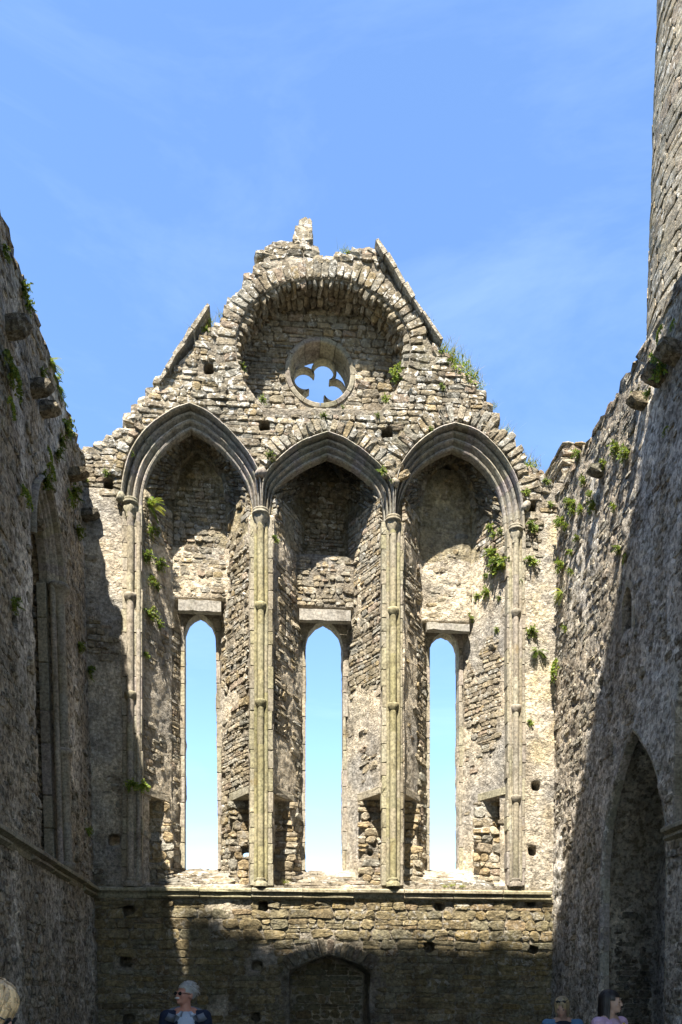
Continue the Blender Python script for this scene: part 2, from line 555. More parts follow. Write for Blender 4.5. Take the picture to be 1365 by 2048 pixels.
# ------------------------------------------------------------------ crossing tower behind and above the camera (casts the broad shadow)
TYF = 3.0
TX0, TX1, TZ = -6.52, 9.0, 28.2
def pointed(x0, x1, zs, za, n=9, zb=-.2):
    """(x, z) outline of a pointed opening"""
    c = (x0 + x1) / 2; w = (x1 - x0) / 2; hgt = za - zs
    r = (w * w + hgt * hgt) / (2 * w)
    pts = [(x0, zb)]
    a1 = math.asin(min(1, hgt / r)) if hgt <= r else math.pi / 2
    if r < w: r = w
    for i in range(n + 1):
        a = a1 * i / n
        pts.append((x0 + r - r * math.cos(a), zs + r * math.sin(a)))
    for i in range(n - 1, -1, -1):
        a = a1 * i / n
        pts.append((x1 - r + r * math.cos(a), zs + r * math.sin(a)))
    pts.append((x1, zb))
    return pts
tow = empty('crossing_tower', (1.1, -3.5, 0))
tag(tow, 'massive square stone crossing tower on four arches over the crossing', 'tower')
cut1 = prism(pointed(XL + .1, XR - .1, 7.5, 13.0), -12, 6)
pp = pointed(-8.6, 1.4, 7.5, 13.0)
cut2 = ([(-12, y, z) for y, z in pp] + [(14, y, z) for y, z in pp], prism(pp, 0, 1)[1])
me = carve(boxs(TX0, TX1, -10.4, TYF, -.1, TZ), [cut1, cut2], [boxs(TX0 + .02, TX0 + .75, 1.4, TYF + .02, 10, TZ + .62), boxs(TX0 + .7, TX0 + 1.5, 1.5, TYF + .03, 10, TZ + .3)])
me2 = me
core_obj('masonry_core', me2, M_CORE, tow, np.tile((.3, .26, .2, .3), (len(me2.vertices), 1)))
st = []
for k in range(46):      # broken parapet stones
    x = TX0 + .35 + (TX1 - TX0 - .5) * k / 45
    V, F = rock(rng, (x, TYF - .25, TZ + rng.uniform(-.12, .05)), (.42, .5, rng.uniform(.2, .4)), eul(0, 0, rng.uniform(-.2, .2)))
    st.append((V, tint(rng), F))
for v, t, f in st: mesh_obj('stone', v, f, M_STONE, tow, t, False, v.mean(0))

# ------------------------------------------------------------------ the gable wall
gable = empty('ruined_gable', (gp(648, 1990)[0], D + .75, 0))
tag(gable, 'tall ruined stone gable with three lancet windows and a round window above', 'wall')
TK = 1.5
OUT = [(100, 2210), (100, 903), (150, 903), (166, 899), (197, 894), (206, 874), (230, 863), (246, 856), (262, 822), (285, 800), (310, 776), (318, 756), (340, 738), (356, 728), (384, 696),
       (404, 664), (428, 650), (452, 636), (458, 606), (472, 590), (492, 574), (497, 550), (506, 540), (527, 526), (530, 492), (546, 484), (562, 480), (586, 484), (592, 478), (620, 478), (626, 508), (640, 513),
       (664, 514), (670, 503), (684, 509), (707, 499), (727, 493), (748, 494), (768, 528), (796, 573), (826, 620), (854, 668), (878, 696), (905, 720), (945, 768), (962, 780), (971, 800), (984, 824), (989, 853),
       (1005, 866), (1020, 876), (1031, 880), (1034, 908), (1048, 930), (1082, 939), (1086, 962), (1108, 966), (1122, 960), (1180, 960), (1180, 2210)]
OUTP = [gp(*p) for p in OUT]

ARCH = [  # outer (hood) and inner (soffit) lines of the three rear arches, foot - apex - foot
    dict(O=[[(241, 1012), (242, 985), (247, 950), (262, 902), (286, 866), (316, 838), (350, 818), (380, 808)], [(380, 808), (412, 822), (450, 852), (485, 890), (510, 925), (521, 952), (524, 990), (524, 1032)]],
         I=[[(283, 1012), (284, 990), (289, 960), (305, 920), (330, 886), (358, 863), (381, 849)], [(381, 849), (412, 865), (446, 893), (475, 927), (494, 962), (504, 1000), (508, 1032)]],
         jl=287, jr=499, bl=365, br=440, bs=990, ba=(399, 916), inf=905, lint=(358, 443, 1197, 1220), lt=[(370.5, 1738), (370.5, 1290), (371, 1262), (378, 1243), (389, 1234), (400, 1229), (412, 1235), (424, 1246), (431, 1264), (432, 1290), (436, 1738)]),
    dict(O=[[(524, 1032), (524, 990), (528, 956), (560, 916), (600, 886), (630, 873), (656, 865)], [(656, 865), (690, 878), (730, 905), (765, 937), (786, 968), (789, 1000), (789, 1046)]],
         I=[[(541, 1032), (543, 1000), (547, 978), (565, 955), (592, 934), (622, 917), (656, 902)], [(656, 902), (690, 916), (726, 940), (752, 965), (766, 1000), (772, 1046)]],
         jl=548, jr=763, bl=607, br=692, bs=990, ba=(650, 914), inf=1108, lint=(599, 701, 1215, 1238), lt=[(612, 1742), (612, 1310), (612, 1285), (618, 1266), (632, 1250), (648, 1242), (664, 1251), (679, 1268), (685, 1288), (686, 1310), (686, 1742)]),
    dict(O=[[(789, 1046), (790, 1000), (791, 970), (802, 930), (826, 896), (860, 867), (885, 854), (910, 847)], [(910, 847), (945, 857), (985, 886), (1015, 922), (1035, 962), (1045, 1000), (1050, 1060)]],
         I=[[(797, 1046), (801, 1002), (816, 962), (842, 927), (875, 903), (910, 888)], [(910, 888), (946, 906), (975, 932), (995, 962), (1008, 1002), (1014, 1060)]],
         jl=808, jr=1015, bl=855, br=924, bs=995, ba=(889, 930), inf=935, lint=(853, 937, 1243, 1258), lt=[(860, 1742), (860, 1320), (860.5, 1296), (867, 1279), (878, 1269), (890, 1265), (902, 1270), (912, 1282), (917, 1298), (917, 1320), (918, 1742)]),
]
NH = 21
def both(halves, n=NH):
    a = resample(halves[0], n); b = resample(halves[1], n)
    return np.concatenate([a, b[1:]])
ED, LD, ID = 1.2, 1.02, .90     # depth of embrasure back, of light frames, of the blocking above the lintels
SILLF, SILLB = 1771, 1741
cut, extra = [], []
PAS = []; PZ = []
exF = []    # things on the front face that stones must keep off (x, z polygons)
for A in ARCH:
    A['Op'] = both(A['O']); A['Ip'] = both(A['I'])
    op = [gp(x, y) for x, y in A['Op']]
    c = np.mean(op, 0)
    op = [tuple(c + (np.array(p) - c) * .985) for p in op]
    cut.append(prism(op, D - .3, D + .2))
    fr = [G(A['jl'], SILLF, .12)] + [G(A['jl'], A['Ip'][0][1] + 6, .12)] + [G(x, y, .12) for x, y in A['Ip']] + [G(A['jr'], A['Ip'][-1][1] + 6, .12), G(A['jr'], SILLF, .12)]
    hb = both([[(A['bl'], A['bs']), ((A['bl'] * .82 + A['ba'][0] * .18), (A['bs'] + A['ba'][1]) / 2), A['ba']], [A['ba'], ((A['br'] * .82 + A['ba'][0] * .18), (A['bs'] + A['ba'][1]) / 2), (A['br'], A['bs'])]])
    bk = [G(A['bl'], SILLB, ED)] + [G(A['bl'], A['bs'] + 6, ED)] + [G(x, y, ED) for x, y in hb] + [G(A['br'], A['bs'] + 6, ED), G(A['br'], SILLB, ED)]
    A['fr'], A['bk'] = fr, bk
    # straight sided front slot down to the string course, then the tapering embrasure
    cut.append(prism([(p.x, p.z) for p in fr], D - .3, D + .121))
    cut.append(loft(fr, bk))
    lt = [gp(x, y, ED) for x, y in A['lt']]
    cut.append(prism(lt, D + ED - .15, D + TK + .3))
    # blocking masonry above the lintel
    bx0, bx1 = gp(A['bl'] - 16, 1200, ID)[0], gp(A['br'] + 16, 1200, ID)[0]
    zt, zb = gp(A['ba'][0], A['inf'], ID)[1], gp(A['ba'][0], A['lint'][2] + 2, ID)[1]
    extra.append(boxs(bx0, bx1, D + ID, D + ED + .06, zb, zt))
    exF.append([gp(x, y) for x, y in [(A['Op'][0][0] - 2, SILLF)] + [(x, y - 2) for x, y in A['Op']] + [(A['Op'][-1][0] + 2, SILLF)]])
# wall passage through the piers at sill level
ZP0, ZP1 = gp(600, SILLF, .1)[1], gp(600, 1597, .4)[1]
for a, b in ((235, 350), (455, 600), (714, 848), (945, 1040)):
    x0, x1 = gp(a, 1700, .68 if a > 300 else .2)[0], gp(b, 1700, .68 if b < 990 else .14)[0]
    PAS.append((x0, x1)); zq = gp((a + b) / 2, 1595, .4)[1]; cut.append(boxs(x0, x1, D + (.3 if a < 300 or a > 900 else .17), D + .68, ZP0, zq)); PZ.append(zq)
for px, py, s in ((494, 1703, 9), (741, 1706, 7)):
    x, z = gp(px, py, .7); w = s * .0102
    cut.append(boxs(x - w, x + w, D + .5, D + 2, z - w, z + w))
# recess of the round window
RC, RR = (647, 733), 174
ang = np.linspace(R(214), R(-34), 49)
rose = [tuple(q) for q in resample([(530, 830), (502, 786), (482, 742), (473, 705), (475, 668), (491, 628), (520, 592), (560, 568), (605, 558), (648, 556), (695, 562), (740, 580), (780, 610), (808, 645), (820, 685), (818, 722), (804, 756), (787, 790), (764, 830)], 49)]
RD = .62
fr = [G(x, y, -.1) for x, y in rose]
RCx, RCz = gp(*RC); Rr = RR * .0101
roseF = [(RCx + (gp(x, y)[0] - RCx), gp(x, y)[1]) for x, y in rose]
A0 = [(x, D - .2, z) for x, z in roseF]
zcut = gp(640, 826, RD)[1]
B0 = [(RCx + (x - RCx) * .97, D + RD, max(RCz + (z - RCz) * .97, zcut)) for x, z in roseF]
cut.append(loft(A0, B0))
OC = gp(641, 745, RD); OR1 = 61 * (D + RD) / FPX
def circ(c, r, n=40): return [(c[0] + r * math.cos(2 * math.pi * k / n), c[1] + r * math.sin(2 * math.pi * k / n)) for k in range(n)]
cut.append(prism(circ(OC, OR1 + .02), D + RD - .25, D + TK + .4))
cut.append(prism(circ(OC, OR1 + .32), D + RD + .5, D + TK + .6))
# blocked doorway at the foot
DOOR = [(581, 2200), (581, 1945), (600, 1932), (630, 1917), (658, 1909), (690, 1917), (720, 1931), (740, 1946), (740, 2200)]
cut.append(prism([gp(*p) for p in DOOR], D - .3, D + .95))
# putlog holes
PUT = [(257, 1820), (527, 1812), (880, 1812), (1062, 1803), (252, 1923), (515, 1932), (860, 1895), (1068, 1898), (512, 2035), (258, 2040), (228, 1680), (217, 968), (418, 736), (530, 852), (774, 866), (1065, 1013), (1073, 1572), (1066, 1702), (262, 848)]
for px, py in PUT:
    x, z = gp(px, py); w, h = rng.uniform(.09, .115), rng.uniform(.09, .115)
    cut.append(boxs(x - w, x + w, D - .3, D + .5, z - h, z + h))
    exF.append([(x - w, z - h), (x + w, z - h), (x + w, z + h), (x - w, z + h)])
me = carve(prism(OUTP, D, D + TK), cut, extra, .034)

EMB = [(A['fr'][0].x, A['fr'][-1].x) for A in ARCH]
XRS, XLS = gp(1050, 1500)[0], gp(246, 1500)[0]
ZG = {y: gp(640, y)[1] for y in (830, 1000, 1030, 1060, 1225, 1775, 1790)}
def plaster(P):
    """how far old render still covers the stones (0 bare, 1 covered), by place on the wall"""
    x, u, z = P[:, 0], (P[:, 1] - D) / ED, P[:, 2]
    n = fbm(P * np.array((1, 1, .7)), 1.15, 5, 21)
    t = np.full(len(P), .44)
    t = np.where(z > ZG[1000], .40, t); t = np.where(z > ZG[830], .33, t); t = np.where(z < ZG[1790], .34, t)
    mid = (z > ZG[1775]) & (z < ZG[1000])
    t = np.where(mid & (x > XRS), .68, t); t = np.where(mid & (x < XLS), .58, t)
    for ai, (a, b) in enumerate(EMB):
        m = (x > a - .02) & (x < b + .02) & (u > .1)
        lf = x < (a + b) / 2
        tl = ((.57 - .15 * (u > .75)), np.full(len(P), .45), (.60 - .2 * (u > .6)))[ai]
        tr = (np.full(len(P), .42), .43 + .16 * (u > .6), np.full(len(P), .60))[ai]
        t = np.where(m, np.where(lf, tl, tr), t)
        ip = m & (np.abs(P[:, 1] - D - ID) < .06) & (z > ZG[1225])
        t = np.where(ip, (.52, .47, .66)[ai], t)
        t = np.where(m & (z > ZG[1060]), np.where(ip, (.40, .3, .52)[ai], .34), t)
    return np.clip((t - n) * 9 + .5, 0, 1)
def mortar_col(P, k=1.0):
    n1 = fbm(P, 1.4, 4, 31)[:, None]; n2 = fbm(P, 6.0, 4, 41)[:, None]; n3 = np.clip((fbm(P, .9, 4, 47) - .42) * 4, 0, 1)[:, None]
    a, b = np.array((.265, .23, .175)), np.array((.19, .165, .128))
    c = a * (1 - n1) + b * n1
    pl = plaster(P)[:, None]
    pc = np.array((.52, .445, .33)) * (1 - n3) + np.array((.335, .31, .27)) * n3
    c = c * (1 - pl) + pc * pl
    yl = (np.clip((P[:, 0] - XRS) / .2, 0, 1) * np.clip((fbm(P, 1.8, 4, 49) - .5) * 6, 0, 1) * (P[:, 2] < ZG[1000]) * (P[:, 2] > ZG[1775]))[:, None]
    c = c * (1 - .6 * yl) + np.array((.56, .455, .26)) * .6 * yl
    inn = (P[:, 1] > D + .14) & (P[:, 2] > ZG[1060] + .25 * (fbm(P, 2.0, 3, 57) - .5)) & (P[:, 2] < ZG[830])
    c = np.where(inn[:, None], c * np.array((.74, .72, .60)), c)     # vault heads: algae tone, plus shade deepened in the colour
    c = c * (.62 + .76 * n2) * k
    return np.c_[c, .35 + .4 * fbm(P, .5, 2, 51)]
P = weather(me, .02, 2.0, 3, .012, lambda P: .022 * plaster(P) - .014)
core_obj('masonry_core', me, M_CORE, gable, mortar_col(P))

stones = []
Sf = plane_S((0, D, 0), (1, 0, 0), (0, 0, 1), (0, -1, 0))
def keepF(u, v): 
    P = np.c_[u, np.full(len(u), D), v]
    return np.clip(1.03 - 1.02 * plaster(P), 0.02, 1)
def poly_off(pts, d):
    c = np.mean(pts, 0); return [tuple(c + (np.array(p) - c) * (1 + d)) for p in pts]
# keep-offs: round window voussoirs, dressed pier strips, doorway and its arch, string course
exF.append([(x, z) for x, z in roseF]); exF.append([(RCx + (x - RCx) * 1.26, RCz + (z - RCz) * 1.26) for x, z in roseF[7:-7]])
for a, b, t in ((241, 287, 1012), (498, 548, 1032), (762, 808, 1046), (1012, 1052, 1060)):
    exF.append([gp(a, 1772), gp(b, 1772), gp(b, t), gp(a, t)])
dc = gp(660, 2000)
exF.append([gp(*p) for p in ((578, 2200), (566, 1925), (600, 1896), (658, 1874), (715, 1895), (755, 1925), (742, 2200))])
exF.append([gp(100, 1772), gp(1180, 1772), gp(1180, 1793), gp(100, 1793)])
OUTin = [tuple(p) for p in OUTP]
def upper(v0, v1): return (gp(140, 1990)[0], gp(1180, 1990)[0], v0, v1)
zs = gp(0, 1782)[1]; zm = gp(0, 1000)[1]; zu = gp(0, 830)[1]
def colU(P, t, r):
    t = t.copy()
    k = np.clip((P[2] - zm) / 3, 0, 1)
    t[3] = np.clip(t[3] + .8 * k, 0, 1)
    return t
def colLow(P, t, r):
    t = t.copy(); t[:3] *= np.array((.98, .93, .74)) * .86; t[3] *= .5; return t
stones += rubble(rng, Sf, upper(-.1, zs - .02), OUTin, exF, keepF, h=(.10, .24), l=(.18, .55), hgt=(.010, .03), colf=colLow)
stones += rubble(rng, Sf, upper(zs, zm), OUTin, exF, keepF, h=(.07, .17), l=(.1, .3), hgt=(.006, .026))
stones += rubble(rng, Sf, upper(zm, zu), OUTin, exF, keepF, h=(.09, .2), l=(.14, .38), hgt=(.008, .028), colf=colU)
stones += rubble(rng, Sf, upper(zu, gp(0, 440)[1]), OUTin, exF, None, h=(.09, .21), l=(.12, .38), hgt=(.010, .034), colf=colU)
# splays
for ai, A in enumerate(ARCH):
    fr, bk = A['fr'], A['bk']
    for side in (0, 1):
        f0, b0 = (fr[0], bk[0]) if side == 0 else (fr[-1], bk[-1])
        p = Vector((f0.x, f0.y, 0)); q = Vector((b0.x, b0.y, 0)); d = (q - p); Lw = d.length; d.normalize()
        n = Vector((d.y, -d.x, 0)) if side == 0 else Vector((-d.y, d.x, 0))
        S = plane_S(p, d, (0, 0, 1), n); ZP1 = PZ[ai + side]
        zt = (fr[1].z + bk[1].z) / 2
        ex = [[(.04 if not ((ai, side) in ((0, 0), (2, 1))) else .24, ZP0 - .2), (.78, ZP0 - .2), (.78, ZP1 + .17), (.04 if not ((ai, side) in ((0, 0), (2, 1))) else .24, ZP1 + .17)]]
        rough = (ai, side) in ((0, 1), (1, 0), (2, 0))
        def kp(u, v, p=p, d=d):
            P = np.c_[p.x + u * d.x, p.y + u * d.y, v]
            return np.clip(1.03 - 1.0 * plaster(P), .03, 1)
        stones += rubble(rng, S, (0.02, Lw - .09, bk[0].z - .3, zt + .1), [(0.03, bk[0].z - .4), (Lw - .08, bk[0].z - .1), (Lw - .08, zt), (0.03, zt)], ex, kp, h=(.045, .17), l=(.08, .34), warp=.09, hgt=(.006, .028) if not rough else (.010, .036), lich=.35, gain=1.25)
    # soffit: tapering vault of rough stones
    f, b = np.array([tuple(q) for q in fr[2:-2]]), np.array([tuple(q) for q in bk[2:-2]])
    sl = np.r_[0, np.cumsum(np.linalg.norm(np.diff(f, axis=0), axis=1))]
    cen = (f.mean(0) + b.mean(0)) / 2
    def Sv(u, v, f=f, b=b, sl=sl, cen=cen):
        u = np.clip(u, 0, sl[-1]); w = np.clip(v / ED, 0, 1)[..., None]
        def at(u):
            Pf = np.stack([np.interp(u, sl, f[:, k]) for k in range(3)], -1); Pb = np.stack([np.interp(u, sl, b[:, k]) for k in range(3)], -1)
            return Pf, Pb
        Pf, Pb = at(u); P = Pf * (1 - w) + Pb * w
        a1, b1 = at(np.clip(u + .02, 0, sl[-1])); a0, b0 = at(np.clip(u - .02, 0, sl[-1]))
        T = (a1 - a0) * (1 - w) + (b1 - b0) * w; W = Pb - Pf
        N = np.cross(T, W); N /= np.maximum(np.linalg.norm(N, axis=-1, keepdims=True), 1e-9)
        N *= np.sign(((cen - P) * N).sum(-1, keepdims=True)); return P, N
    Sv.flip = False
    stones += rubble(rng, Sv, (0.05, sl[-1] - .05, .12, ED - .04), None, [], None, h=(.16, .3), l=(.07, .16), hgt=(.02, .06), lich=.05, warp=.03, gain=.72)  # stone colour lowered too, painting the vault heads' shade deeper
    # blocking above the lintel
    Sb = plane_S((0, D + ID, 0), (1, 0, 0), (0, 0, 1), (0, -1, 0))
    k = ID / ED
    x0, x1 = fr[0].x + (bk[0].x - fr[0].x) * k, fr[-1].x + (bk[-1].x - fr[-1].x) * k
    zb, zt = gp(A['ba'][0], A['lint'][2], ID)[1], gp(A['ba'][0], A['inf'], ID)[1] - .05
    kp = (lambda u, v: np.full(len(u), .28)) if ai == 2 else (lambda u, v: np.full(len(u), .8))
    stones += rubble(rng, Sb, (x0, x1, zb, zt), [(x0 + .02, zb + .02), (x1 - .02, zb + .02), (x1 - .02, zt - .9 if ai != 1 else zt), ((x0 + x1) / 2, zt), (x0 + .02, zt - .9 if ai != 1 else zt)], [], kp, h=(.06, .16), l=(.1, .3), hgt=(.006, .024), lich=.25, gain=1.2)
    if ai == 1:
        Sb2 = plane_S((0, D + ED, 0), (1, 0, 0), (0, 0, 1), (0, -1, 0))
        z2 = bk[2].z + .3
        stones += rubble(rng, Sb2, (bk[0].x, bk[-1].x, zt, z2), [(bk[0].x + .03, zt), (bk[-1].x - .03, zt), (bk[-1].x - .03, z2), (bk[0].x + .03, z2)], [], None, h=(.07, .15), l=(.12, .3), hgt=(.01, .04))
# back of the wall passage and the foot of the embrasures
Sp = plane_S((0, D + .68, 0), (1, 0, 0), (0, 0, 1), (0, -1, 0))
def colP(P, t, r):
    t = t.copy(); t[:3] *= 1.3
    if r.random() < .3: t[:3] = np.array((.33, .255, .15)) * r.uniform(.9, 1.1)
    return t
HO = [[(gp(a, 1703, .7)[0] - .1, gp(a, 1703, .7)[1] - .1), (gp(a, 1703, .7)[0] + .1, gp(a, 1703, .7)[1] - .1), (gp(a, 1703, .7)[0] + .1, gp(a, 1703, .7)[1] + .1), (gp(a, 1703, .7)[0] - .1, gp(a, 1703, .7)[1] + .1)] for a in (494, 741)]
for (x0, x1), ZP1 in zip(PAS, PZ):
    stones += rubble(rng, Sp, (x0, x1, ZP0, ZP1), [(x0 + .02, ZP0), (x1 - .02, ZP0), (x1 - .02, ZP1 - .02), (x0 + .02, ZP1 - .02)], HO, None, h=(.12, .24), l=(.18, .42), hgt=(.015, .04), colf=colP, lich=.2)
# inside the round recess
Sr = plane_S((0, D + RD, 0), (1, 0, 0), (0, 0, 1), (0, -1, 0))
bpoly = [(x, z) for x, _, z in B0]
stones += rubble(rng, Sr, (min(p[0] for p in bpoly), max(p[0] for p in bpoly), zcut - .02, max(p[1] for p in bpoly)), poly_off(bpoly, -.02), [circ(OC, OR1 + .115)], None, h=(.08, .18), l=(.14, .42), hgt=(.012, .035), lich=.3)
fa, ba = np.array(A0), np.array(B0)
sl = np.r_[0, np.cumsum(np.linalg.norm(np.diff(fa, axis=0), axis=1))]
cenr = np.array((RCx, D + .3, RCz))
def Sro(u, v):
    w = np.clip((v + .2) / (RD + .2), 0, 1)[..., None]
    P = np.stack([np.interp(u, sl, fa[:, k]) for k in range(3)], -1) * (1 - w) + np.stack([np.interp(u, sl, ba[:, k]) for k in range(3)], -1) * w
    N = cenr - P; N[..., 1] = 0; N /= np.linalg.norm(N, axis=-1, keepdims=True); return P, N
Sro.flip = False
stones += rubble(rng, Sro, (.9, sl[-1] - .9, .02, RD), None, [], None, h=(.14, .26), l=(.09, .2), hgt=(.03, .1), lich=.15, warp=.03)
# doorway back
dz = [gp(x, y) for x, y in DOOR]
Sd = plane_S((0, D + .95, 0), (1, 0, 0), (0, 0, 1), (0, -1, 0))
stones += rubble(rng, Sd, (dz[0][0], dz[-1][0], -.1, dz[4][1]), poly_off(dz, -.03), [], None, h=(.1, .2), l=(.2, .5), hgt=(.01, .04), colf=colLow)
# ragged wall head: loose blocks across the thickness
wp = np.array(OUTP[2:-3])
seg = np.r_[0, np.cumsum(np.linalg.norm(np.diff(wp, axis=0), axis=1))]
s = .05
CPa, CPb = (gp(342, 700)[0], gp(418, 700)[0]), (gp(750, 600)[0], gp(876, 600)[0])
while s < seg[-1]:
    x, z = np.interp(s, seg, wp[:, 0]), np.interp(s, seg, wp[:, 1])
    y = D - .02
    w = rng.uniform(.16, .34)
    if CPa[0] < x < CPa[1] or CPb[0] < x < CPb[1]: s += .1; continue
    while y < D + TK:
        d = rng.uniform(.22, .4)
        V, F = rock(rng, (x + rng.normal(0, .02), y + d / 2, z - rng.uniform(.06, .13)), (w * 1.05, d, rng.uniform(.13, .24)), eul(rng.normal(0, .08), rng.normal(0, .12), rng.normal(0, .1)), .13)
        stones.append((V, colU(V.mean(0), tint(rng, 1, .75), rng), F)); y += d
    s += w * .9
# the upright stub on the ridge
for k, (px, py, w, h) in enumerate(((607, 484, 36, 26), (612, 500, 30, 24), (598, 500, 26, 22), (611, 468, 28, 20), (618, 482, 14, 44))):
    c = G(px, py, .2)
    V, F = rock(rng, c, (w * .0101, .45, h * .0101 * 1.1), eul(0, rng.normal(0, .05), 0), .12); stones.append((V, tint(rng, 1, .9), F))
place_stones(stones, gable, M_STONE)
NSTONE = len(stones)

# --- moulded arches: swept voussoirs
PROF = [(0, .30), (0, .165), (.05, .135), (.12, .125), (.17, .15), (.21, .185), (.26, .15), (.31, .095), (.38, .07), (.45, .085), (.49, .125), (.53, .145), (.58, .105), (.63, .055), (.70, .035), (.76, .055), (.79, .095), (.83, .10), (.845, .03), (.86, -.045), (.92, -.075), (.98, -.06), (1.0, -.03), (1.0, .30)]
for ai, A in enumerate(ARCH):
    part = None
    O2 = resample(A['Op'][:NH], 61), resample(A['Op'][NH - 1:], 61)
    I2 = resample(A['Ip'][:NH], 61), resample(A['Ip'][NH - 1:], 61)
    arch = empty('window_arch', (G(*A['Op'][NH - 1])), gable); arch.matrix_parent_inverse = Matrix.Translation(-wloc(gable))
    for hf in (0, 1):
        o, i = O2[hf], I2[hf]
        nv = 11; cuts = np.linspace(0, 60, nv + 1) + np.r_[0, rng.uniform(-1.2, 1.2, nv - 1), 0]
        for k in range(nv):
            ts = np.linspace(cuts[k] + .05, cuts[k + 1] - .05, 5)
            V = []
            jy = rng.normal(0, .005)
            for t in ts:
                q = np.arange(61)
                ox, oy = np.interp(t, q, o[:, 0]), np.interp(t, q, o[:, 1]); ix, iy = np.interp(t, q, i[:, 0]), np.interp(t, q, i[:, 1])
                for s_, d_ in PROF:
                    g = G(ix + (ox - ix) * s_, iy + (oy - iy) * s_, 0); V.append((g.x, D + d_ + jy, g.z))
            m = len(PROF); F = []
            for a in range(4):
                for b in range(m): F.append((a * m + b, (a + 1) * m + b, (a + 1) * m + (b + 1) % m, a * m + (b + 1) % m))
            F += [tuple(range(m)), tuple(range(5 * m - 1, 4 * m - 1, -1))]
            if hf == 0: pass
            mesh_obj('voussoir', V, F, M_ASH, arch, np.r_[ash(rng, .92)[:3] * np.array((.98, .99, 1.05)), .2], False, np.mean(V, 0))
# rear arches: dressed rings where the embrasures narrow to their backs
for ai, A in enumerate(ARCH):
    f, b = np.array([tuple(q) for q in A['fr'][2:-2]]), np.array([tuple(q) for q in A['bk'][2:-2]])
    dp = (ED - .16) if ai == 1 else (ID - .10)
    t0 = (dp - .12) / (ED - .12); t1 = (dp + .2 - .12) / (ED - .12); c0 = f * (1 - t0) + b * t0; c1 = f * (1 - t1) + b * t1
    cc = c0.mean(0); cc[2] = c0[0][2]; nv = 13; K = len(c0) - 1; q = np.arange(K + 1)
    for k in range(nv):
        V = []; e = rng.normal(0, .008)
        for t in np.linspace(K * (k + .03) / nv, K * (k + .97) / nv, 4):
            a_ = np.array([np.interp(t, q, c0[:, j]) for j in range(3)]); z_ = np.array([np.interp(t, q, c1[:, j]) for j in range(3)])
            d_ = cc - a_; d_[1] = 0; d_ /= np.linalg.norm(d_)
            V += [a_ - d_ * .06, a_ + d_ * (.05 + e), a_ + d_ * (.085 + e) + np.array((0, .03, 0)), z_ + d_ * .085, z_ - d_ * .06]
        F = []
        for j in range(3):
            for i in range(5): F.append((j * 5 + i, (j + 1) * 5 + i, (j + 1) * 5 + (i + 1) % 5, j * 5 + (i + 1) % 5))
        F += [(0, 1, 2, 3, 4), (19, 18, 17, 16, 15)]
        V = np.array(V); mesh_obj('rear_arch_stone', V, F, M_STONE, gable, tint(rng, .95, .1), False, V.mean(0))
# rough relieving arches over the second and third window
def ring_vouss(outer_pts, t0, t1, n, name_parent, d=(.0, .035), ln=(26, 44), gain=1.0, lich=.3, h=None):
    p = resample(outer_pts, 81)
    for k in range(n):
        ta, tb = t0 + (t1 - t0) * (k + .06) / n, t0 + (t1 - t0) * (k + .94) / n
        a = np.array([np.interp(ta * 80, range(81), p[:, j]) for j in (0, 1)]); b = np.array([np.interp(tb * 80, range(81), p[:, j]) for j in (0, 1)])
        tn = (b - a) / np.linalg.norm(b - a); nn = np.array((tn[1], -tn[0])); L = rng.uniform(*ln)
        sp = 1 + L / 400
        q = [a + nn * 2, b + nn * 2, b + nn * L + tn * .05 * L, a + nn * L - tn * .05 * L]
        q = np.array([gp(*z) for z in q])
        O = []
        for e in range(4):
            pa, pb, pc = q[e - 1], q[e], q[(e + 1) % 4]
            O += [pb + (pa - pb) * rng.uniform(.1, .22), pb + (pc - pb) * rng.uniform(.1, .22)]
        st = raise_stones(rng, np.array([O]), Sf, hgt=d, gain=gain, lich=lich, crown=.84)
        v, t = st[0]
        mesh_obj('voussoir', v, SF, M_STONE, name_parent, t, False, v.mean(0))
for ai, (t0, t1, n) in ((1, (.2, .84, 24)), (2, (.16, .86, 28)), (0, (.1, .3, 7))):
    ring_vouss([tuple(p) for p in ARCH[ai]['Op']], t0, t1, n, gable, (.03, .055), (24, 46) if ai else (18, 30), 1.02, .45)
ring_vouss([(580, 1944), (600, 1931), (630, 1916), (659, 1908), (690, 1916), (720, 1930), (741, 1945)], 0, 1, 15, gable, (.03, .05), (26, 38), .85, .1)
# voussoirs round the rose recess
rp_ = rose[4:-4]
ring_vouss(rp_, 0, 1, 46, gable, (.008, .03), (24, 42), .95, .95)

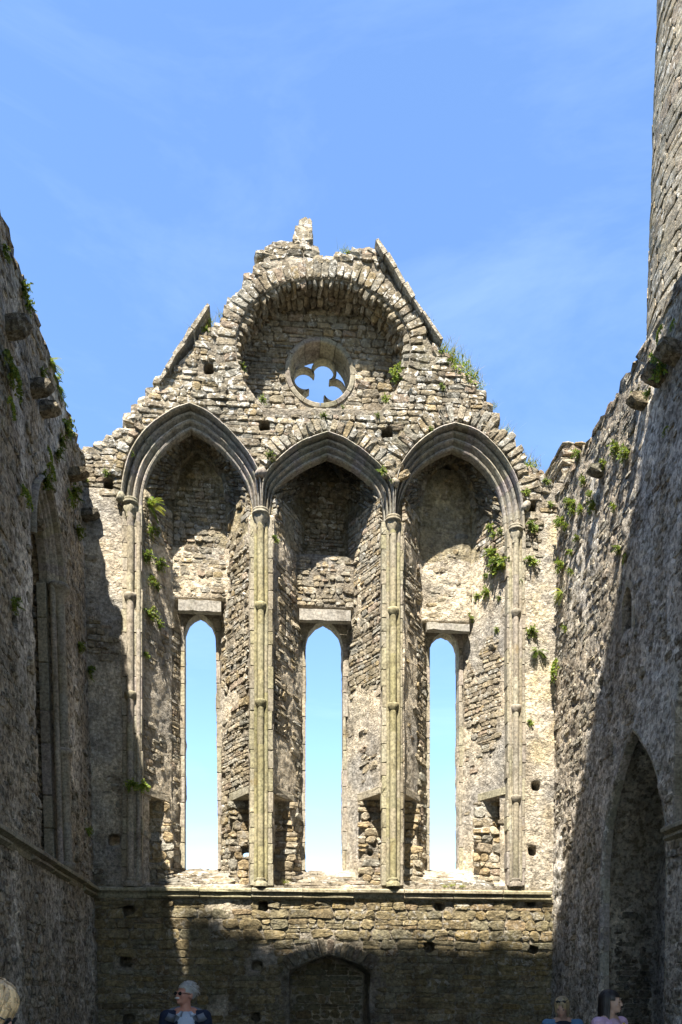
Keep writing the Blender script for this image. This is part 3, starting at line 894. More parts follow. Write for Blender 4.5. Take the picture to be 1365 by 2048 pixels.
# --- dressed jambs, shafts, rings, capitals
def pier(cx, x0, x1, ytop, rings, green, shafts, cap, base=1766, xb=None):
    n_ = empty('pier_shaft', G(cx, 1772), gable); n_.matrix_parent_inverse = Matrix.Translation(-wloc(gable))
    zt, zb = gp(cx, ytop)[1], gp(cx, 1772)[1]
    z = zb; k = 0
    while z < zt - .1:                     # ashlar behind the shafts
        h = min(rng.uniform(.26, .46), zt - z)
        if zt - z - h < .12: h = zt - z
        a, b = gp(x0, 1500)[0], gp(x1, 1500)[0]; m = gp(cx, 1500)[0]
        for (u0, u1) in ((a + rng.uniform(-.01, .02), m - .001), (m + .001, b - rng.uniform(-.01, .02))):
            v, f = block(rng, Sf, u0, u1, z + .001, z + h - .001, .035 + rng.normal(0, .003), .16)
            mesh_obj('jamb_stone', v, f, M_ASH, n_, ash(rng, 1, green * .6 * rng.uniform(.4, 1)), False, v.mean(0))
        z += h
    for px, rad, out in shafts:            # shafts in drums
        cxw = gp(px, 1500)[0]; z = zb + .1; zc = gp(px, cap + 18)[1]
        while z < zc - .02:
            h = min(rng.uniform(.5, .95), zc - z)
            V, F = lathe([(rad * .985, 0), (rad, .012), (rad * rng.uniform(.98, 1.01), h * .5), (rad, h - .014), (rad * .985, h - .002)], (cxw + rng.normal(0, .002), D - out, z), 14)
            mesh_obj('shaft_drum', V, F, M_ASH, n_, ash(rng, .95, green * rng.uniform(.5, 1.1)), True, np.mean(V, 0)); z += h
    px, rad, out = shafts[0]; cxw = gp(px, 1500)[0]
    for ry in rings:
        z = gp(px, ry)[1]; e = .055
        V, F = lathe([(rad * .9, -.13), (rad * 1.02, -.12), (rad + .03, -.07), (rad + e * .8, -.03), (rad + e, 0), (rad + e, .035), (rad + .05, .055), (rad * .9, .06)], (cxw, D - out + .02, z), 18)
        mesh_obj('shaft_ring', V, F, M_ASH, n_, ash(rng, .95, green), True, np.mean(V, 0))
    z = gp(px, cap)[1]; W = (gp(x1, 1500)[0] - gp(x0, 1500)[0]) * .31
    # bell, necking and moulded abacus
    V, F = lathe([(rad * .9, -.30), (rad + .012, -.29), (rad + .03, -.27), (rad + .012, -.25), (rad + .02, -.2), (rad + .06, -.1), (W - .02, -.045), (W - .02, -.03), (W + .025, -.015), (W + .03, .02), (W, .045), (W + .02, .06), (W + .015, .085), (W * .6, .10)], (cxw, D - out + .03, z), 22)
    V = np.array(V); rr = V[:, :2] - np.array((cxw, D - out + .03)); a = np.arctan2(rr[:, 1], rr[:, 0]); k = (V[:, 2] - z)
    bulge = 1 + .16 * np.where((k > -.22) & (k < -.04), np.maximum(0, np.cos(a * 5 + .5)), 0)
    V[:, :2] = np.array((cxw, D - out + .03)) + rr * bulge[:, None]
    mesh_obj('capital', V, F, M_ASH, n_, ash(rng, .98, green * .3), True, V.mean(0))
    V, F = lathe([(rad * .9, .16), (rad + .03, .15), (rad + .035, .12), (rad + .015, .1), (rad + .06, .07), (rad + .075, .04), (rad + .075, -.02)], (cxw, D - out + .02, zb), 18)
    mesh_obj('shaft_base', V, F, M_ASH, n_, ash(rng, 1, green * .5), True, np.mean(V, 0))
    return n_
pier(263, 244, 286, 1010, (1196, 1392, 1580), .05, [(262, .07, .05), (278, .045, .03)], 1010)
pier(523, 499, 547, 1034, (1215, 1408), .6, [(522, .066, .06), (512, .036, .03), (533, .04, .03)], 1032)
pier(786, 763, 807, 1046, (1225, 1415), .5, [(786, .066, .06), (776, .036, .03), (797, .04, .03)], 1046)
pier(1032, 1013, 1051, 1060, (1228, 1418, 1598), .12, [(1031, .06, .04), (1041, .035, .02), (1021, .035, .02)], 1062)
# carved stops where the hoods meet
for px, py, r in ((242, 996, .13), (521, 946, .14), (790, 966, .12), (1053, 1012, .12)):
    V, F = rock(rng, G(px, py, -.06), (r * 1.15, r * 1.2, r * 1.3), eul(.3, .3, .4), .22)
    mesh_obj('carved_stop', V, F, M_ASH, gable, ash(rng, .95), True, V.mean(0))
# --- lintels over the lights, frames of the lights, passage lintels, sills
def slab(name, x0, x1, y0, y1, z0, z1, parent, col, rough=.01, mat=None, smooth=False):
    n = 7
    xs = np.linspace(x0, x1, n); V = []
    for x in xs:
        e = rng.normal(0, rough, 4)
        V += [(x, y0 + e[0], z0 + e[1]), (x, y0 + .012 + e[0], z1 - .01 + e[2] * .5), (x, y0 + .03, z1 + e[2]), (x, y1, z1), (x, y1, z0), (x, y0 + .02, z0 - .01 + e[1])]
    F = []
    for k in range(n - 1):
        for j in range(6): F.append((k * 6 + j, (k + 1) * 6 + j, (k + 1) * 6 + (j + 1) % 6, k * 6 + (j + 1) % 6))
    F += [tuple(range(5, -1, -1)), tuple(range((n - 1) * 6, n * 6))]
    return mesh_obj(name, V, F, mat or M_ASH, parent, col, smooth, np.mean(V, 0))
for A in ARCH:
    a, b, y0, y1 = A['lint']
    x0, x1 = gp(a, y0, ID)[0], gp(b, y0, ID)[0]
    slab('lintel', x0, x1, D + ID - .1, D + ID + .06, gp(a, y1, ID - .1)[1], gp(a, y0, ID - .1)[1], gable, np.r_[.26, .24, .205, .5], .008)
    lt = np.array([gp(x, y, ED) for x, y in A['lt']])
    # dressed frame stones round the light
    for side in (0, 1):
        z = lt[0][1]; zt = lt[2][1]; xe = lt[1][0] if side == 0 else lt[-2][0]
        x_b = lt[0][0] if side == 0 else lt[-1][0]
        while z < zt - .05:
            h = min(rng.uniform(.3, .6), zt - z); k = (z + h / 2 - lt[0][1]) / (zt - lt[0][1]); xx = x_b + (xe - x_b) * k
            Sx = plane_S((0, D + ED - .03, 0), (1, 0, 0), (0, 0, 1), (0, -1, 0))
            w = rng.uniform(.06, .13)
            u0, u1 = (xx - w, xx) if side == 0 else (xx, xx + w)
            v, f = block(rng, Sx, u0, u1, z + .002, z + h - .002, .02, .3)
            mesh_obj('frame_stone', v, f, M_ASH, gable, ash(rng, 1.0), False, v.mean(0)); z += h
    # head of the light: two curved stones
    hd = lt[2:-2]; m = len(hd) // 2
    for side, pts in ((0, hd[:m + 1]), (1, hd[m:])):
        cx = lt[1][0] - .16 if side == 0 else lt[-2][0] + .16
        top = hd[m][1] + .1
        poly = [tuple(p) for p in pts] + ([(hd[m][0], top), (cx, top), (cx, pts[0][1])] if side == 0 else [(cx, pts[-1][1]), (cx, top), (hd[m][0], top)])
        V, F = prism(poly, D + ED - .05, D + ED + .25)
        mesh_obj('head_stone', V, F, M_ASH, gable, ash(rng, .85), False, np.mean(V, 0))
    # sloping sill of uneven slabs
    zf, zk = gp(A['ba'][0], 1771, .05)[1] - .02, lt[0][1]
    q0, q1 = Vector((0, D + .02, zf)), Vector((0, D + ED + .2, zk + .02)); dv = (q1 - q0).normalized()
    Ss = plane_S(q0, (1, 0, 0), dv, Vector((0, -dv.z, dv.y))); Ls = (q1 - q0).length
    fx0, fx1 = A['fr'][0].x, A['fr'][-1].x; bx0, bx1 = lt[0][0] - .04, lt[-1][0] + .04
    for v, t, f in rubble(rng, Ss, (fx0, fx1, 0, Ls), [(fx0 + .1, .02), (fx1 - .1, .02), (bx1, Ls - .25), (bx1, Ls), (bx0, Ls), (bx0, Ls - .25)], [], None, h=(.22, .36), l=(.25, .6), warp=.02, hgt=(.015, .035), sink=.12, gain=.72, lich=.5, crown=.88):
        mesh_obj('sill_slab', v, f, M_STONE, gable, t, False, v.mean(0))
# lintels of the wall passage lie along the splays
for ai, A in enumerate(ARCH):
    for side in (0, 1):
        ZP1 = PZ[ai + side]
        f0, b0 = (A['fr'][0], A['bk'][0]) if side == 0 else (A['fr'][-1], A['bk'][-1])
        p = Vector((f0.x, f0.y, 0)); q = Vector((b0.x, b0.y, 0)); d = (q - p).normalized()
        n = Vector((d.y, -d.x, 0)) if side == 0 else Vector((-d.y, d.x, 0))
        S = plane_S(p, d, (0, 0, 1), n)
        v, f = block(rng, S, .0, .80, ZP1 - .005, ZP1 + .16, .03, .3)
        mesh_obj('passage_lintel', v, f, M_ASH, gable, ash(rng, 1.0, .1), False, v.mean(0))
# --- string course: on the gable, in lengths
def string_run(parent, P0, P1, out, n, green=.3, prof=None):
    P0, P1 = Vector(P0), Vector(P1); out = Vector(out)
    prof = prof or [(-.12, .07), (.0, .075), (.10, .055), (.125, .03), (.125, -.015), (.07, -.035), (.04, -.05), (.055, -.07), (.085, -.085), (.085, -.115), (.02, -.15), (-.12, -.16)]
    for k in range(n):
        a = P0.lerp(P1, k / n + .002 / n); b = P0.lerp(P1, (k + 1) / n - .012 / n)
        dz = rng.normal(0, .008); do = rng.normal(0, .007); V = []
        tr = rng.random() < .22
        for j in range(4):
            c = a.lerp(b, j / 3)
            for o_, z_ in prof:
                w = o_ + do
                if tr and -.12 < z_ < -.06: w = min(w, .03)
                V.append(c + out * (w + rng.normal(0, .003)) + Vector((0, 0, z_ + dz)))
        m = len(prof); F = []
        for j in range(3):
            for i in range(m): F.append((j * m + i, (j + 1) * m + i, (j + 1) * m + (i + 1) % m, j * m + (i + 1) % m))
        F += [tuple(range(m - 1, -1, -1)), tuple(range(3 * m, 4 * m))]
        V = np.array([tuple(v) for v in V])
        mesh_obj('string_course_block', V, F, M_ASH, parent, ash(rng, .95, green), False, V.mean(0))
ya = gp(189, 1782)[1], gp(1102, 1791)[1]
string_run(gable, (XL, D, ya[0] + .02), (XR - .05, D, ya[1] + .02), (0, -1, 0), 9)
# --- round window: dressed ring and bar tracery
ring = empty('round_window', (OC[0], D + RD, OC[1]), gable); ring.matrix_parent_inverse = Matrix.Translation(-wloc(gable))
nr = 12
for k in range(nr):
    a0, a1 = 2 * math.pi * (k + .02) / nr, 2 * math.pi * (k + .98) / nr; V = []
    pr = [(OR1 + .10, .06), (OR1 + .095, -.010), (OR1 + .02, -.018), (OR1 - .002, .0), (OR1 - .012, .26), (OR1 - .05, .29), (OR1 - .05, .5), (OR1 + .10, .5)]
    for j in range(5):
        a = a0 + (a1 - a0) * j / 4
        V += [(OC[0] + r * math.cos(a), D + RD + d, OC[1] + r * math.sin(a)) for r, d in pr]
    m = len(pr); F = []
    for j in range(4):
        for i in range(m): F.append((j * m + i, (j + 1) * m + i, (j + 1) * m + (i + 1) % m, j * m + (i + 1) % m))
    F += [tuple(range(m - 1, -1, -1)), tuple(range(4 * m, 5 * m))]
    mesh_obj('ring_stone', V, F, M_ASH, ring, ash(rng, .72), False, np.mean(V, 0))
rt = OR1 - .045
fr_ = rt * .46; fc = rt - fr_ * .96
for k in range(4):
    ca = R(72 + 90 * k); cx, cz = OC[0] + fc * math.cos(ca), OC[1] + fc * math.sin(ca)
    V = []; m = 6; n = 19
    for j in range(n):
        a = ca + R(-132 + 264 * j / (n - 1))
        e = 1.0
        if j in (0, n - 1): e = .35
        for dr, d in ((-.034 * e, .02), (-.018 * e, -.03), (.018 * e, -.03), (.034 * e, .02), (.02 * e, .15), (-.02 * e, .15)):
            V.append((cx + (fr_ - .03 + dr) * math.cos(a), D + RD + .36 + d, cz + (fr_ - .03 + dr) * math.sin(a)))
    F = []
    for j in range(n - 1):
        for i in range(m): F.append((j * m + i, (j + 1) * m + i, (j + 1) * m + (i + 1) % m, j * m + (i + 1) % m))
    F += [tuple(range(m - 1, -1, -1)), tuple(range((n - 1) * m, n * m))]
    mesh_obj('tracery_foil', V, F, M_ASH, ring, ash(rng, .9, .1), False, np.mean(V, 0))
# --- coping slabs on the rakes
def coping(p0, p1, n, th=.11, up=.06, y0=-.2):
    a, b = Vector((*gp(*p0), 0)), Vector((*gp(*p1), 0))
    n_s = n
    for k in range(n_s):
        n = n_s; s, e = a.lerp(b, k / n + .004), a.lerp(b, (k + 1) / n - .01)
        d = (e - s); L = d.length; angy = -math.atan2(d.y, d.x); c = (s + e) / 2
        n = Vector((-d.y, d.x, 0)).normalized() * (1 if d.x > 0 else -1); e = rng.normal(0, .014, 8); o_ = rng.normal(0, .012)
        V = []
        for m_, yy in enumerate((D - .13 + rng.normal(0, .02), D + TK + .02)):
            for q_, (pt, h) in enumerate(((s, 0), (e_ := a.lerp(b, (k + 1) / n_s - .004), 0), (e_, th), (s, th))):
                w = pt + n * (h + up - .07 + o_ + e[m_ * 4 + q_]); V.append((w.x, yy, w.y))
        F = [(0, 1, 2, 3), (7, 6, 5, 4), (0, 4, 5, 1), (1, 5, 6, 2), (2, 6, 7, 3), (3, 7, 4, 0)]
        V = np.array(V)
        mesh_obj('coping_slab', V, F, M_STONE, gable, np.r_[np.array((.30, .265, .205)) * rng.uniform(.85, 1.1), .5], False, V.mean(0))
coping((318, 772), (386, 668), 4, .075, .045); coping((387, 664), (420, 618), 1, .085, .05)
coping((752, 492), (880, 690), 7, .07, .045)
# --- masonry stub on the corner
def corner_stack():
    x0, x1 = gp(1121, 950, .35)[0], gp(1176, 950, .35)[0]; zb, zt = gp(1121, 985, .35)[1], gp(1121, 889, .35)[1]
    z = zb
    while z < zt - .05:
        h = min(rng.uniform(.12, .2), zt - z); x = x0 + rng.normal(0, .02)
        while x < x1 + .3:
            w = rng.uniform(.2, .4)
            for y in (D + .45, D + .85, D + 1.2):
                V, F = rock(rng, (x + w / 2, y + rng.normal(0, .03), z + h / 2), (w * 1.02, .44, h * 1.05), None, .07)
                mesh_obj('stone', V, F, M_STONE, stack, tint(rng, 1, .7), False, V.mean(0))
            x += w
        z += h
stack = empty('corner_stack', G(1148, 985, .8))
tag(stack, 'short stub of coursed stone rising from the wall head in the corner', 'masonry stub')
corner_stack()
# ------------------------------------------------------------------ side walls of the transept
def side_map(side):
    X0, l, s = (XL, LL, 1.0) if side == 0 else (XR, LR, -1.0)
    def S(u, v):
        u = np.asarray(u, float); v = np.asarray(v, float)
        return np.stack([X0 + l * (v - Z0), u, v], -1), np.broadcast_to(np.array((s, 0, 0)), u.shape + (3,)).copy()
    S.flip = (side == 1)
    return S, X0, l, s
def yz_prism(poly, x0, x1):
    n = len(poly)
    return [(x0, y, z) for y, z in poly] + [(x1, y, z) for y, z in poly], prism(poly, 0, 1)[1]
def shear(me, X0, l):
    n = len(me.vertices); P = np.empty(n * 3); me.vertices.foreach_get('co', P); P = P.reshape(-1, 3)
    P[:, 0] += l * (P[:, 2] - Z0); me.vertices.foreach_set('co', P.ravel()); me.update()
def at_side(side, y, z, out=0.0):
    X0, l, s = (XL, LL, 1) if side == 0 else (XR, LR, -1)
    return Vector((X0 + l * (z - Z0) + s * out, y, z))
def corbel(side, px, py, w, h, d, parent, par_name='corbel'):
    y, z = swp(px, py, side); c = at_side(side, y, z, d * .32)
    w, h, d = w * .62, h * .62, d * .75
    V, F = rock(rng, c, (d * 1.3, w, h), eul(rng.normal(0, .08), (-.12 if side == 0 else .12) + rng.normal(0, .05), rng.normal(0, .1)), .07)
    lo = V[:, 2] < c.z - .1 * h                      # underside drawn back to the wall
    s = 1 if side == 0 else -1
    V[lo, 0] -= s * d * .28
    return mesh_obj(par_name, V, F, M_SIDE, parent, tint(rng, .95, .3), False, V.mean(0))
def wall_head(side, y0, y1, zt, st, gain=1.0):
    y = y0; X0, l, s = (XL, LL, 1) if side == 0 else (XR, LR, -1)
    while y < y1:
        w = rng.uniform(.2, .42)
        x = 0
        hgt = rng.uniform(.1, .24)
        while x < 1.25:
            d = rng.uniform(.25, .45)
            c = (X0 + l * (zt - Z0) - s * (x + d / 2 - .03), y + w / 2, zt - .04 + rng.normal(0, .05))
            V, F = rock(rng, c, (d, w, hgt), eul(rng.normal(0, .1), rng.normal(0, .1), rng.normal(0, .1)), .15)
            st.append((V, tint(rng, gain, .6), F)); x += d
        y += w * .92
def plaster_side(P, seed):
    return np.clip((fbm(P * np.array((1, 1.5, .35)), .9, 5, seed) - .48) * 3.2, 0, 1)
GREY = np.array((.93, .95, .99))
def colS(P, t, r):
    t = t.copy(); m = t[:3].mean(); t[:3] = (t[:3] * .55 + m * .45) * np.array((1.0, .975, .90)) * .98; t[:3] = np.minimum(t[:3], .6); return t

# ---- left wall
ZTL = swp(100, 722, 0)[1]
lw = empty('transept_flank', (XL - .6, 9.5, 0)); tag(lw, 'shaded rough stone wall with a tall shafted blind arch and jutting corbels', 'wall')
yn, yf = swp(77, 1500, 0)[0], swp(136, 1500, 0)[0]
zst = ya[0] + .02
zsp = swp(124, 1180, 0)[1]; zap = swp(96, 962, 0)[1]
fo = pointed(yn, yf, zsp, zap, 12, zst + .06)
bo = pointed(yn + .55, yf - .55, zsp, zap - .45, 12, zst + .3)
cutL = [([(XL + .2, y, z) for y, z in fo] + [(XL - .22, y, z) for y, z in fo], prism(fo, 0, 1)[1]),
        ([(XL - .21, y, z) for y, z in pointed(yn + .12, yf - .12, zsp, zap - .12, 12, zst + .06)] + [(XL - .95, y, z) for y, z in bo], prism(fo, 0, 1)[1])]
exL = [fo]
for px, py in ((65, 1455), (30, 1240), (150, 1600)):
    y, z = swp(px, py, 0); cutL.append(boxs(XL - .5, XL + .3, y - .12, y + .12, z - .1, z + .1)); exL.append([(y - .12, z - .1), (y + .12, z - .1), (y + .12, z + .1), (y - .12, z + .1)])
me = carve(boxs(XL - 1.25, XL, TYF - .1, D + .12, -.1, ZTL), cutL, (), .05)
P = weather(me, .04, 3.6, 61, .03); shear(me, XL, LL)
pl = plaster_side(P, 71)[:, None]; n2 = fbm(P, 5, 3, 72)[:, None]; n3 = fbm(P * np.array((1, 2.2, .3)), 1.6, 4, 75)[:, None]
c = (np.array((.40, .34, .25)) * (1 - pl) + np.array((.70, .66, .58)) * pl) * (.5 + 1.0 * n2) * (.45 + 1.1 * n3)
core_obj('masonry_core', me, M_SIDE, lw, np.c_[c, np.full(len(c), .5)])
SL = side_map(0)[0]
exL.append([(2, zst - .17), (17, zst - .17), (17, zst + .08), (2, zst + .08)])
sl_ = []
incL = [(6.5, -.1), (D - .02, -.1), (D - .02, ZTL), (6.5, ZTL)]
def keepL(u, v):
    return np.clip(.66 - .8 * plaster_side(np.c_[np.full(len(u), XL), u, v], 71), .15, 1)
sl_ += rubble(rng, SL, (6.5, D, -.1, ZTL), incL, exL, keepL, h=(.07, .2), l=(.1, .36), hgt=(.004, .03), colf=colS, gain=1.8, lich=.5)
# far splay of the blind arch
p = Vector((XL - .22, yf - .12, 0)); q = Vector((XL - .95, yf - .55, 0)); d_ = (q - p).normalized()
Sj = plane_S(p, d_, (0, 0, 1), Vector((-d_.y, d_.x, 0)) if Vector((-d_.y, d_.x, 0)).y < 0 else Vector((d_.y, -d_.x, 0)))
sl_ += rubble(rng, Sj, (.02, .8, zst + .2, zsp), [(.02, zst + .2), (.8, zst + .2), (.8, zsp), (.02, zsp)], [], lambda u, v: np.full(len(u), .6), h=(.08, .2), l=(.12, .34), hgt=(.01, .04), colf=colS)
wall_head(0, 6.5, D - .1, ZTL, sl_, .95)
place_stones(sl_, lw, M_SIDE)
string_run(lw, (XL - .0, 3.2, zst), (XL, D - .02, zst), (1, 0, 0), 12, .25)
for px, py, w, h, d in ((12, 652, .34, .42, .42), (62, 775, .34, .34, .42), (80, 818, .34, .28, .4), (138, 948, .42, .26, .44), (164, 1030, .42, .26, .42), (70, 1050, .2, .24, .2)):
    corbel(0, px, py, w, h, d, lw)
# moulded arch, shafts and jamb of the blind arch
oo = np.array(pointed(yn, yf, zsp, zap, 20, zsp - .02)); ii = np.array(pointed(yn + .34, yf - .34, zsp, zap - .36, 20, zsp - .02))
arch = empty('blind_arch', at_side(0, (yn + yf) / 2, zap), lw); arch.matrix_parent_inverse = Matrix.Translation(-wloc(lw))
K = len(oo) - 1
nv = 22
for k in range(nv):
    V = []; 
    for t in np.linspace(K * (k + .01) / nv, K * (k + .99) / nv, 4):
        q = np.arange(K + 1); ox, oz, ix, iz = np.interp(t, q, oo[:, 0]), np.interp(t, q, oo[:, 1]), np.interp(t, q, ii[:, 0]), np.interp(t, q, ii[:, 1])
        for s_, dd in PROF: V.append(at_side(0, ix + (ox - ix) * s_, iz + (oz - iz) * s_, -dd))
    m = len(PROF); F = []
    for a in range(3):
        for b in range(m): F.append((a * m + b, (a + 1) * m + b, (a + 1) * m + (b + 1) % m, a * m + (b + 1) % m))
    F += [tuple(range(m)), tuple(range(4 * m - 1, 3 * m - 1, -1))]
    V = np.array([tuple(v) for v in V]); mesh_obj('voussoir', V, F, M_ASH, arch, ash(rng, .95), False, V.mean(0))
for yc, sgn in ((yf - .17, -1), (yn + .17, 1)):
    for dy, rad, out in (((0, .085, -.02), (sgn * .14, .05, -.1)) if sgn < 0 else ()):
        z = zst + .12
        while z < zsp - .05:
            h = min(rng.uniform(.6, 1.0), zsp - .05 - z); b0 = at_side(0, yc + dy, z, out)
            V, F = lathe([(rad * .98, 0), (rad, .012), (rad, h - .014), (rad * .98, h - .002)], b0, 12)
            V = np.array(V); V[:, 0] += LL * (V[:, 2] - z); mesh_obj('shaft_drum', V, F, M_ASH, arch, ash(rng, .9), True, V.mean(0)); z += h
    for z, big in ((zsp - .05, 1), (zst + (zsp - zst) * .42, 0), (zst + .13, 0)) if sgn < 0 else ():
        W = .2 if big else .15
        V, F = lathe([(.08, -.3 if big else -.12), (.1, -.26 if big else -.1), (.11, -.15 if big else -.06), (W - .02, -.03), (W, 0), (W, .05), (W - .03, .08), (.06, .085)], at_side(0, yc, z, -.03), 16)
        mesh_obj('capital' if big else 'shaft_ring', V, F, M_ASH, arch, ash(rng, .92), True, np.mean(V, 0))
    z = zst + .07; yj = (yf - .01) if sgn < 0 else (yn + .01)
    Sx = plane_S((XL - .23, 0, 0), (0, 1, 0), (0, 0, 1), (1, 0, 0))
    while z < zsp - .1 and sgn < 0:          # dressed jamb behind the shafts
        h = min(rng.uniform(.5, .95), zsp - z)
        u0, u1 = (yj - .34, yj) if sgn < 0 else (yj, yj + .34)
        V, F = block(rng, Sx, u0, u1, z + .0005, z + h - .0005, .03, .12); V[:, 0] += LL * (V[:, 2] - Z0)
        mesh_obj('jamb_stone', V, F, M_ASH, arch, ash(rng, .9), False, V.mean(0)); z += h

# ---- right wall
ZTR = swp(1240, 775, 1)[1]
rw = empty('transept_flank', (XR + .7, 9.5, 0)); tag(rw, 'rough stone wall half in sun with a tall pointed recess and a slit', 'wall')
yfA, ynA = swp(1203, 1850, 1)[0], swp(1329, 1850, 1)[0]
zspA = swp(1205, 1760, 1)[1]; zapA = swp(1253, 1474, 1)[1]
doorA = pointed(ynA, yfA, zspA, zapA, 14, -.2)
inA = pointed(ynA - .3, yfA + .3, zspA - .1, zapA + .25, 14, -.2)
cutR = [yz_prism(doorA, XR - .3, XR + .14), yz_prism(inA, XR + .10, XR + 1.12)]
exR = [pointed(ynA - .06, yfA + .08, zspA, zapA + .1, 14, -.2)]
ysf, ysn = swp(1245, 1220, 1)[0], swp(1264, 1220, 1)[0]
slit = pointed(ysn, ysf, swp(1253, 1210, 1)[1], swp(1253, 1176, 1)[1], 6, swp(1253, 1262, 1)[1])
cutR.append(yz_prism(slit, XR - .3, XR + .55)); exR.append(pointed(ysn - .1, ysf + .1, swp(1253, 1210, 1)[1], swp(1253, 1160, 1)[1], 6, swp(1253, 1275, 1)[1]))
yw = swp(1349, 1550, 1)[0]; zw0, zw1 = swp(1349, 1655, 1)[1], swp(1349, 1395, 1)[1]
wnd = pointed(yw - 1.7, yw, zw1 - .5, zw1 + 1.0, 8, zw0); cutR.append(yz_prism(wnd, XR - .3, XR + .6)); exR.append(wnd)
for px, py in ((1202, 1370), (1160, 1235), (1150, 1405)):
    y, z = swp(px, py, 1); cutR.append(boxs(XR - .3, XR + .4, y - .1, y + .1, z - .11, z + .11)); exR.append([(y - .1, z - .11), (y + .1, z - .11), (y + .1, z + .11), (y - .1, z + .11)])
me = carve(boxs(XR, XR + 1.4, TYF - .1, D + .12, -.1, ZTR), cutR, (), .05)
P = weather(me, .03, 3.6, 81, .024); shear(me, XR, LR)
pl = np.clip(plaster_side(P, 91) + np.clip((7.5 - P[:, 2]) / 3, 0, 1) * .35, 0, 1)[:, None]; n2 = fbm(P, 5, 3, 92)[:, None]; n3 = fbm(P * np.array((1, 1, .3)), 1.6, 3, 95)[:, None]
c = (np.array((.44, .375, .285)) * (1 - pl) + np.array((.66, .63, .57)) * pl) * (.5 + 1.0 * n2) * (.6 + .8 * n3)
core_obj('masonry_core', me, M_SIDE, rw, np.c_[c, np.full(len(c), .5)])
SRt = side_map(1)[0]
sr_ = []
incR = [(6.5, -.1), (D - .02, -.1), (D - .02, ZTR), (6.5, ZTR)]
def keepR(u, v):
    pl = plaster_side(np.c_[np.full(len(u), XR), u, v], 91) + np.clip((7.5 - v) / 3, 0, 1) * .35
    return np.clip(.7 - .7 * pl, .06, 1)
sr_ += rubble(rng, SRt, (6.5, D, -.1, ZTR), incR, exR, keepR, h=(.05, .15), l=(.07, .26), hgt=(.005, .026), colf=colS, gain=1.7, lich=.4)
Sn = plane_S((0, yfA + .3, 0), (1, 0, 0), (0, 0, 1), (0, -1, 0))
sr_ += rubble(rng, Sn, (XR + .35, XR + 1.1, -.1, zspA), [(XR + .36, -.1), (XR + 1.1, -.1), (XR + 1.1, zspA), (XR + .36, zspA)], [], lambda u, v: np.where(v > 2.3, .35, 1), h=(.08, .2), l=(.14, .36), hgt=(.01, .04), colf=colS)
wall_head(1, 6.5, D - .1, ZTR, sr_)
place_stones(sr_, rw, M_SIDE)
# dressed arris of the pointed recess
oo = np.array(pointed(ynA - .055, yfA + .07, zspA, zapA + .085, 20, -.15)); ii = np.array(pointed(ynA, yfA, zspA, zapA, 20, -.15))
def dens(p, n):
    d = np.r_[0, np.cumsum(np.linalg.norm(np.diff(p, axis=0), axis=1))]; t = np.linspace(0, d[-1], n); return np.stack([np.interp(t, d, p[:, k]) for k in (0, 1)], -1)
h_ = len(oo) // 2
oo = np.concatenate([dens(oo[:h_ + 1], 60), dens(oo[h_:], 60)[1:]]); ii = np.concatenate([dens(ii[:h_ + 1], 60), dens(ii[h_:], 60)[1:]])
K = len(oo) - 1; nv = 30
PR2 = [(0, .15), (0, .05), (.4, .0), (1.0, -.012), (1.0, .15)]
for k in range(nv):
    V = []
    for t in np.linspace(K * (k + .012) / nv, K * (k + .988) / nv, 4):
        q = np.arange(K + 1); ox, oz, ix, iz = (np.interp(t, q, z[:, j]) for z, j in ((oo, 0), (oo, 1), (ii, 0), (ii, 1)))
        for s_, dd in PR2: V.append(at_side(1, ix + (ox - ix) * s_, iz + (oz - iz) * s_, -dd))
    m = len(PR2); F = []
    for a in range(3):
        for b in range(m): F.append((a * m + b, (a + 1) * m + b, (a + 1) * m + (b + 1) % m, a * m + (b + 1) % m))
    F += [tuple(range(m)), tuple(range(4 * m - 1, 3 * m - 1, -1))]
    V = np.array([tuple(v) for v in V]); mesh_obj('arris_stone', V, F, M_ASH, rw, ash(rng, 1.0) * np.array((.98, 1, 1.06, 1)), False, V.mean(0))
# window jamb at the near end, its ledge, frame of the slit
Sx = plane_S((0, yw + .0, 0), (1, 0, 0), (0, 0, 1), (0, -1, 0))
z = zw0
while z < zw1 - .1:
    h = rng.uniform(.35, .6)
    V, F = block(rng, Sx, XR - .005 + LR * (z - Z0), XR + .3, z + .003, z + h - .003, .02, .1); mesh_obj('jamb_stone', V, F, M_ASH, rw, ash(rng, .98), False, V.mean(0)); z += h
string_run(rw, at_side(1, 6.5, zw0 - .02, 0), at_side(1, swp(1335, 1665, 1)[0], zw0 - .02, 0), (-1, 0, 0), 4, .3)
so = np.array(pointed(ysn - .11, ysf + .11, swp(1253, 1210, 1)[1], swp(1253, 1162, 1)[1], 6, swp(1253, 1272, 1)[1])); si = np.array(slit)
for k in range(len(so) - 1):
    V = [at_side(1, *so[k], .012), at_side(1, *so[k + 1], .012), at_side(1, *si[k + 1], .005), at_side(1, *si[k], .005)]
    V = V + [v + Vector((.2, 0, 0)) for v in V]; F = [(0, 1, 2, 3), (7, 6, 5, 4), (0, 4, 5, 1), (1, 5, 6, 2), (2, 6, 7, 3), (3, 7, 4, 0)]
    V = np.array([tuple(v) for v in V]); mesh_obj('slit_stone', V, F, M_ASH, rw, ash(rng, 1), False, V.mean(0))
for px, py, w, h, d in ((1206, 943, .34, .26, .34), (1326, 752, .36, .36, .4), (1293, 803, .32, .3, .36), (1358, 705, .36, .42, .42)):
    corbel(1, px, py, w, h, d, rw)

